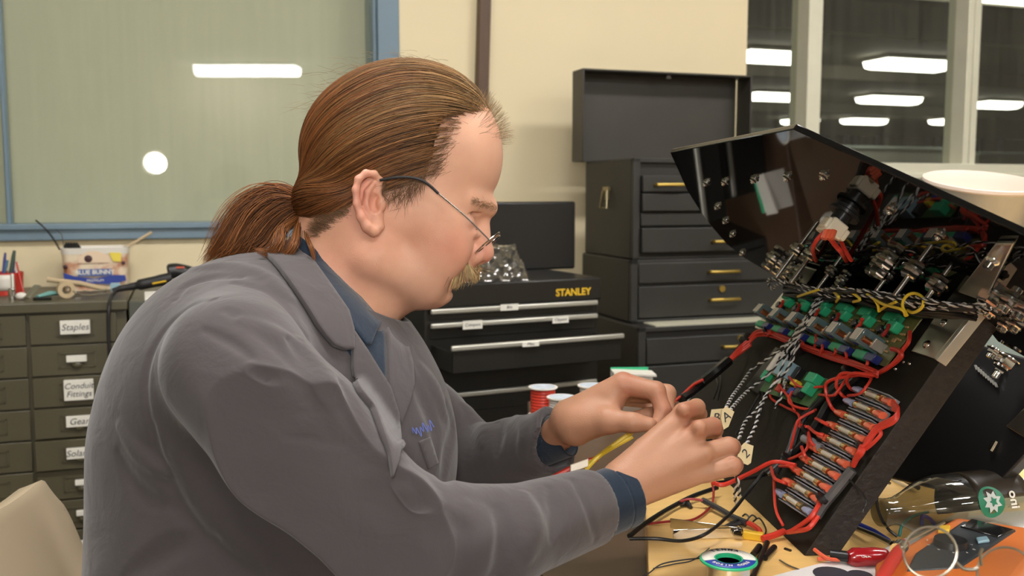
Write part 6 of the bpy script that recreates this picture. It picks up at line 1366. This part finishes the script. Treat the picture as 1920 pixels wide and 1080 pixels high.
hair = mesh_from('hair', [(vsn-grad(hair_shell, vsn, 2.)*3.5, fsn)], M['hair'], man, Cb); hair['kind'] = 'stuff'
TIE = A3(573, 380, 0)
def comb(n):
    i = rng.integers(0, len(vsn), n*3); P = vsn[i]+rng.normal(0, 1.5, (n*3, 3))
    P = P[(P[:, 2] < 95)][:n]; n = len(P); path = [P.copy()]; lift = rng.uniform(-2.5, 3.5, n)**1
    wig = rng.uniform(0, 6.28, n); amp = rng.uniform(.3, 2.6, n)
    for s in range(26):
        D = TIE-P; L_ = np.linalg.norm(D, axis=1); D /= np.maximum(L_, 1)[:, None]
        D = D+A3(-.55, .05, 0)*np.clip((P[:, 0]-620)/200, 0, 1)[:, None]+A3(0, -.28, 0)*np.clip((P[:, 0]-700)/150, 0, 1)[:, None]
        G = grad(hair_shell0, P, 2.); D = D-G*np.sum(D*G, 1)[:, None]; D /= np.maximum(np.linalg.norm(D, axis=1), 1e-6)[:, None]
        st = np.minimum(13., L_*.5); P = P+D*st[:, None]; sd = fn_chunks(hair_shell0, P)
        G = grad(hair_shell0, P, 2.); P = P-G*(sd-lift)[:, None]*.8; side = np.cross(D, G); P = P+side*(np.sin(wig+s*.5)*amp*.35)[:, None]
        path.append(P.copy())
    A = np.stack(path, 1); return [a for a in A]
def hair_shell0(P):
    d = ell(P, (752, 262, 0), (176, 146, 143), RT); d = smin(d, ell(P, (690, 300, 0), (118, 128, 138)), 34); d = smin(d, ell(P, (646, 375, 0), (92, 66, 126)), 24)
    return smin(d, cap(P, (640, 365, 0), (577, 378, 0), 50, 19), 18)
ps = comb(NH)
def tone(p):   # strand colour by where it grows: redder behind, sandier and greyer in front
    x = p[0][0]; t = np.clip((x-780)/150, 0, 1); g = np.clip((x-700)/120, 0, 1)*np.clip((p[0][1]-300)/60, 0, 1)
    return A3(.165, .058, .016)*(1-t)+A3(.27, .165, .065)*t+A3(.02, .022, .02)*g
tn = np.array([tone(p) for p in ps])*rng.uniform(.3, 1.9, len(ps))[:, None]
strands('hair_strands', ps, rng.uniform(.28, .7, len(ps)), tn, M['hair'], hair)['kind'] = 'stuff'
# loose short fuzz over the forehead and flyaways
fz = []
for k in range(420):
    a = rng.uniform(0, 1); z = rng.normal(0, 55); p = A3(905+38*a, 190+75*a, z)*1.0
    P = []; v = unit(A3(.35, -.9+.8*a, rng.normal(0, .15))); 
    q = p.copy()
    d0 = fn_chunks(head_skin, q[None])[0]; g = grad(head_skin, q[None], 2.)[0]; q = q-g*d0
    for s in range(9): P.append(q.copy()); v = unit(v+A3(-.06, .10+.03*rng.normal(), 0)+rng.normal(0, .05, 3)); q = q+(v*.75+g*.35)*rng.uniform(2., 4.2)
    fz.append(np.array(P))
for k in range(260):
    t_ = rng.uniform(-2.9, -.5); p = A3(752+172*math.cos(t_), 262+140*math.sin(t_), rng.normal(0, 60)); g = unit(p-A3(752, 262, 0)); q = p; v = unit(A3(-.9, .2, 0)+g*.6+rng.normal(0, .2, 3)); P = []
    for s in range(10): P.append(q.copy()); v = unit(v+rng.normal(0, .09, 3)-g*.05); q = q+v*rng.uniform(2, 5)
    fz.append(np.array(P))
strands('stray_hairs', fz, [.28]*len(fz), hcol(len(fz), .8, 1.6, (.24, .16, .085)), M['hair'], hair, 3)['kind'] = 'stuff'
# sideburn and nape hairs on the skin
sb = []
for k in range(1500):
    if k < 620:
        p = A3(rng.uniform(722, 800), rng.uniform(318, 392), -130)
        lim = 392-abs(p[0]-752)*1.0
        if p[1] > lim-abs(rng.normal(0, 9)): p[1] = rng.uniform(312, max(316, lim-14))
        v0 = A3(-.35, .8, 0)+rng.normal(0, .4, 3)
    else:
        if k < 1150: f_ = rng.uniform(0, 1); p = A3(584+78*f_, 436-46*f_+rng.normal(0, 7), -110); v0 = A3(-.9, -.35, 0)+rng.normal(0, .3, 3)
        else: f_ = rng.uniform(0, 1); p = A3(846-28*f_+rng.normal(0, 8), 212+105*f_, -70); v0 = A3(-.9, .1+.3*f_, 0)+rng.normal(0, .25, 3)
    q = NX(p[0], p[1], p[2]); sb.append((q, v0))
Q0 = np.array([a for a, _ in sb]); V0_ = np.array([b_ for _, b_ in sb])
for _ in range(8): Q0 = Q0-grad(head_skin, Q0, 2.)*fn_chunks(head_skin, Q0)[:, None]*.8
P_ = [Q0.copy()]
for s in range(6):
    G = grad(head_skin, Q0, 2.); V0_ = V0_-G*np.sum(V0_*G, 1)[:, None]; V0_ /= np.linalg.norm(V0_, axis=1)[:, None]; Q0 = Q0+V0_*4.2+G*1.1; P_.append(Q0.copy())
A = list(np.stack(P_, 1)); strands('sideburn', A, [.24]*len(A), hcol(len(A), .6, 1.8, (.17, .095, .05)), M['hair'], hair, 3)['kind'] = 'stuff'
# ponytail
tail_guides = [([(574, 380), (530, 362), (492, 368), (452, 398), (425, 440), (402, 470), (384, 490)], 22), ([(574, 378), (520, 368), (480, 392), (455, 430), (440, 460), (418, 476), (410, 484)], 26),
               ([(574, 384), (540, 385), (505, 410), (480, 440), (462, 466), (440, 470), (425, 462)], 24), ([(574, 388), (545, 400), (520, 425), (505, 450), (480, 468), (462, 470), (448, 466)], 20),
               ([(574, 390), (556, 410), (530, 430), (526, 455), (515, 470), (500, 475), (480, 468)], 12), ([(574, 392), (562, 415), (556, 440), (552, 458), (540, 474), (520, 478), (500, 474)], 9), ([(578, 392), (572, 418), (575, 445), (582, 462), (586, 478), (588, 486), (590, 492)], 5)]
tp, tc_ = [], []
for gi, (g, sp) in enumerate(tail_guides):
    for k in range([520, 520, 420, 300, 110, 90, 30][gi]):
        o1 = rng.normal(0, 1, 3); n_ = len(g); P = []; L_ = rng.uniform(.72, 1.05); ph = rng.uniform(0, 6.28)
        for i, (x, y) in enumerate(g):
            f_ = (i/(n_-1)); w_ = sp*(.42+.58*math.sin(min(f_*1.5, 1)*math.pi/2)) if f_ < .7 else sp*(.9-.4*(f_-.7)/.3)
            z = 0 if i == 0 else (-130*min(1, f_*2.2) if gi > 3 else -25*f_)
            P.append(A3((x-960)*(1+z*US)+960, 540+(y-540)*(1+z*US), z)+A3(o1[0]*w_*.42, o1[1]*w_*.5, o1[2]*w_*(.9 if gi < 4 else .5))+A3(math.sin(ph+i*1.3), math.cos(ph+i), 0)*2.2*f_)
        P = smooth_path(P, 3); P = P[:max(4, int(len(P)*L_))]; tp.append(P); tc_.append(A3(.20, .072, .020)*rng.uniform(.35, 1.7))
strands('ponytail', tp, list(rng.uniform(.35, .95, len(tp))), tc_, M['hair'], hair)['kind'] = 'stuff'
b = MB(); pc_ = [A3(574, 381, 0)+A3(3*math.cos(a), 19*math.sin(a), 19*math.cos(a)) for a in np.linspace(0, 2*math.pi, 25)]; b.tube(u2w(pc_), .0018, 8, cap=False); b.build('hair_tie', M['black_rub'], hair)
# eyebrow, eyelash, moustache
def tuft(name, roots, dirs, L_, rad, col, fn=head_skin, lift=1.0, droop=0., steps=7):
    Q = np.array(roots, float); V = np.array(dirs, float)
    for _ in range(8): Q = Q-grad(fn, Q, 2.)*np.clip(fn_chunks(fn, Q), -20, 20)[:, None]*.8
    P_ = [Q.copy()]
    for s in range(steps):
        G = grad(fn, Q, 2.); V = V-G*np.sum(V*G, 1)[:, None]*.8+A3(0, droop, 0); V /= np.linalg.norm(V, axis=1)[:, None]; Q = Q+V*L_/steps+G*lift; P_.append(Q.copy())
    A = list(np.stack(P_, 1)); o = strands(name, A, [rad]*len(A), col(len(A)), M['hair'], hair if name != 'x' else man, 3); o['kind'] = 'stuff'; return o
R_, D_ = [], []
for s in (-1, 1):
    for k in range(420):
        t_ = rng.uniform(0, 1)**.8; xz = (934-44*t_, 394-11*t_+rng.normal(0, 3.2), s*(14+58*t_)); R_.append(xz); D_.append(A3(-.55, -.25+.3*t_, s*.8)+rng.normal(0, .3, 3))
tuft('eyebrow', R_[::2], D_[::2], 11, .24, lambda n: hcol(n, .7, 1.6, (.34, .22, .12)), lift=.45)
R_, D_ = [], []
for k in range(3600):
    s = np.sign(rng.uniform(-1, 1))*rng.uniform(0, 1)**.75; a = abs(s); R_.append((889-60*a**1.2+rng.normal(0, 4), 496+9*a+rng.normal(0, 4.5), s*60)); D_.append(A3(.30-1.0*a+rng.normal(0, .3), .75+rng.normal(0, .2), s*.5+rng.normal(0, .15)))
tuft('moustache', R_, D_, 21, .40, lambda n: hcol(n, .35, 1.7, (.40, .27, .13)), lift=2.0, droop=.06)
R_, D_ = [], []
for s in (-1, 1):
    for k in range(60): t_ = rng.uniform(0, 1); R_.append((868+27*t_, 427+7*math.sin(t_*2.6), s*(76-38*t_))); D_.append(A3(.5, .7, s*.3))
tuft('eyelash', R_, D_, 8, .3, lambda n: hcol(n, .3, .8, (.1, .06, .04)), lift=.8)
# ------------------------------------------------------------ glasses worn low on the nose
gl = thing('eyeglasses', 'thin wire-rimmed glasses worn low on the man\'s nose', 'glasses', u2w(A3(913, 458, 0))[0])
gx = unit(A3(.76, -.65, 0)); b = MB()
M['glmetal'] = mat('glasses_metal', (.5, .48, .45), .2, 1.)
for s in (-1, 1):
    c = A3(915, 458, s*52); th = np.linspace(0, 2*math.pi, 33); ring = [c+gx*29*math.sin(a)+A3(0, 0, 1)*36*math.cos(a)*(1-.08*math.sin(a)) for a in th]
    b = MB(); b.tube(u2w(ring), .0009, 6, cap=False); rim = b.build('rim', M['glmetal'], gl)
    b = MB(); b.add(u2w([c+gx*28*math.sin(a)+A3(0, 0, 1)*35*math.cos(a) for a in th[:-1]]), [tuple(range(32))]); b.build('lens', glass('spectacle_lens', (.97, .98, .97), 1.4), rim, smooth=False)
    b = MB(); b.tube(u2w(smooth_path([A3(918, 453, s*88), NX(874, 407, s*112), NX(845, 382, s*127), NX(822, 363, s*134)], 4)), .00085, 6); tm = b.build('temple', M['glmetal'], gl)
    b = MB(); b.tube(u2w(smooth_path([NX(822, 363, s*134), NX(806, 348, s*138), NX(790, 338, s*141), NX(770, 333, s*142), NX(742, 333, s*141), NX(712, 338, s*138)], 4)), .0014, 8); b.build('temple_tip', M['black_rub'], tm)
b = MB(); b.tube(u2w(smooth_path([A3(918, 452, -17), A3(928, 444, -8), A3(928, 444, 8), A3(918, 452, 17)], 5)), .0009, 6); b.build('bridge', M['glmetal'], gl)
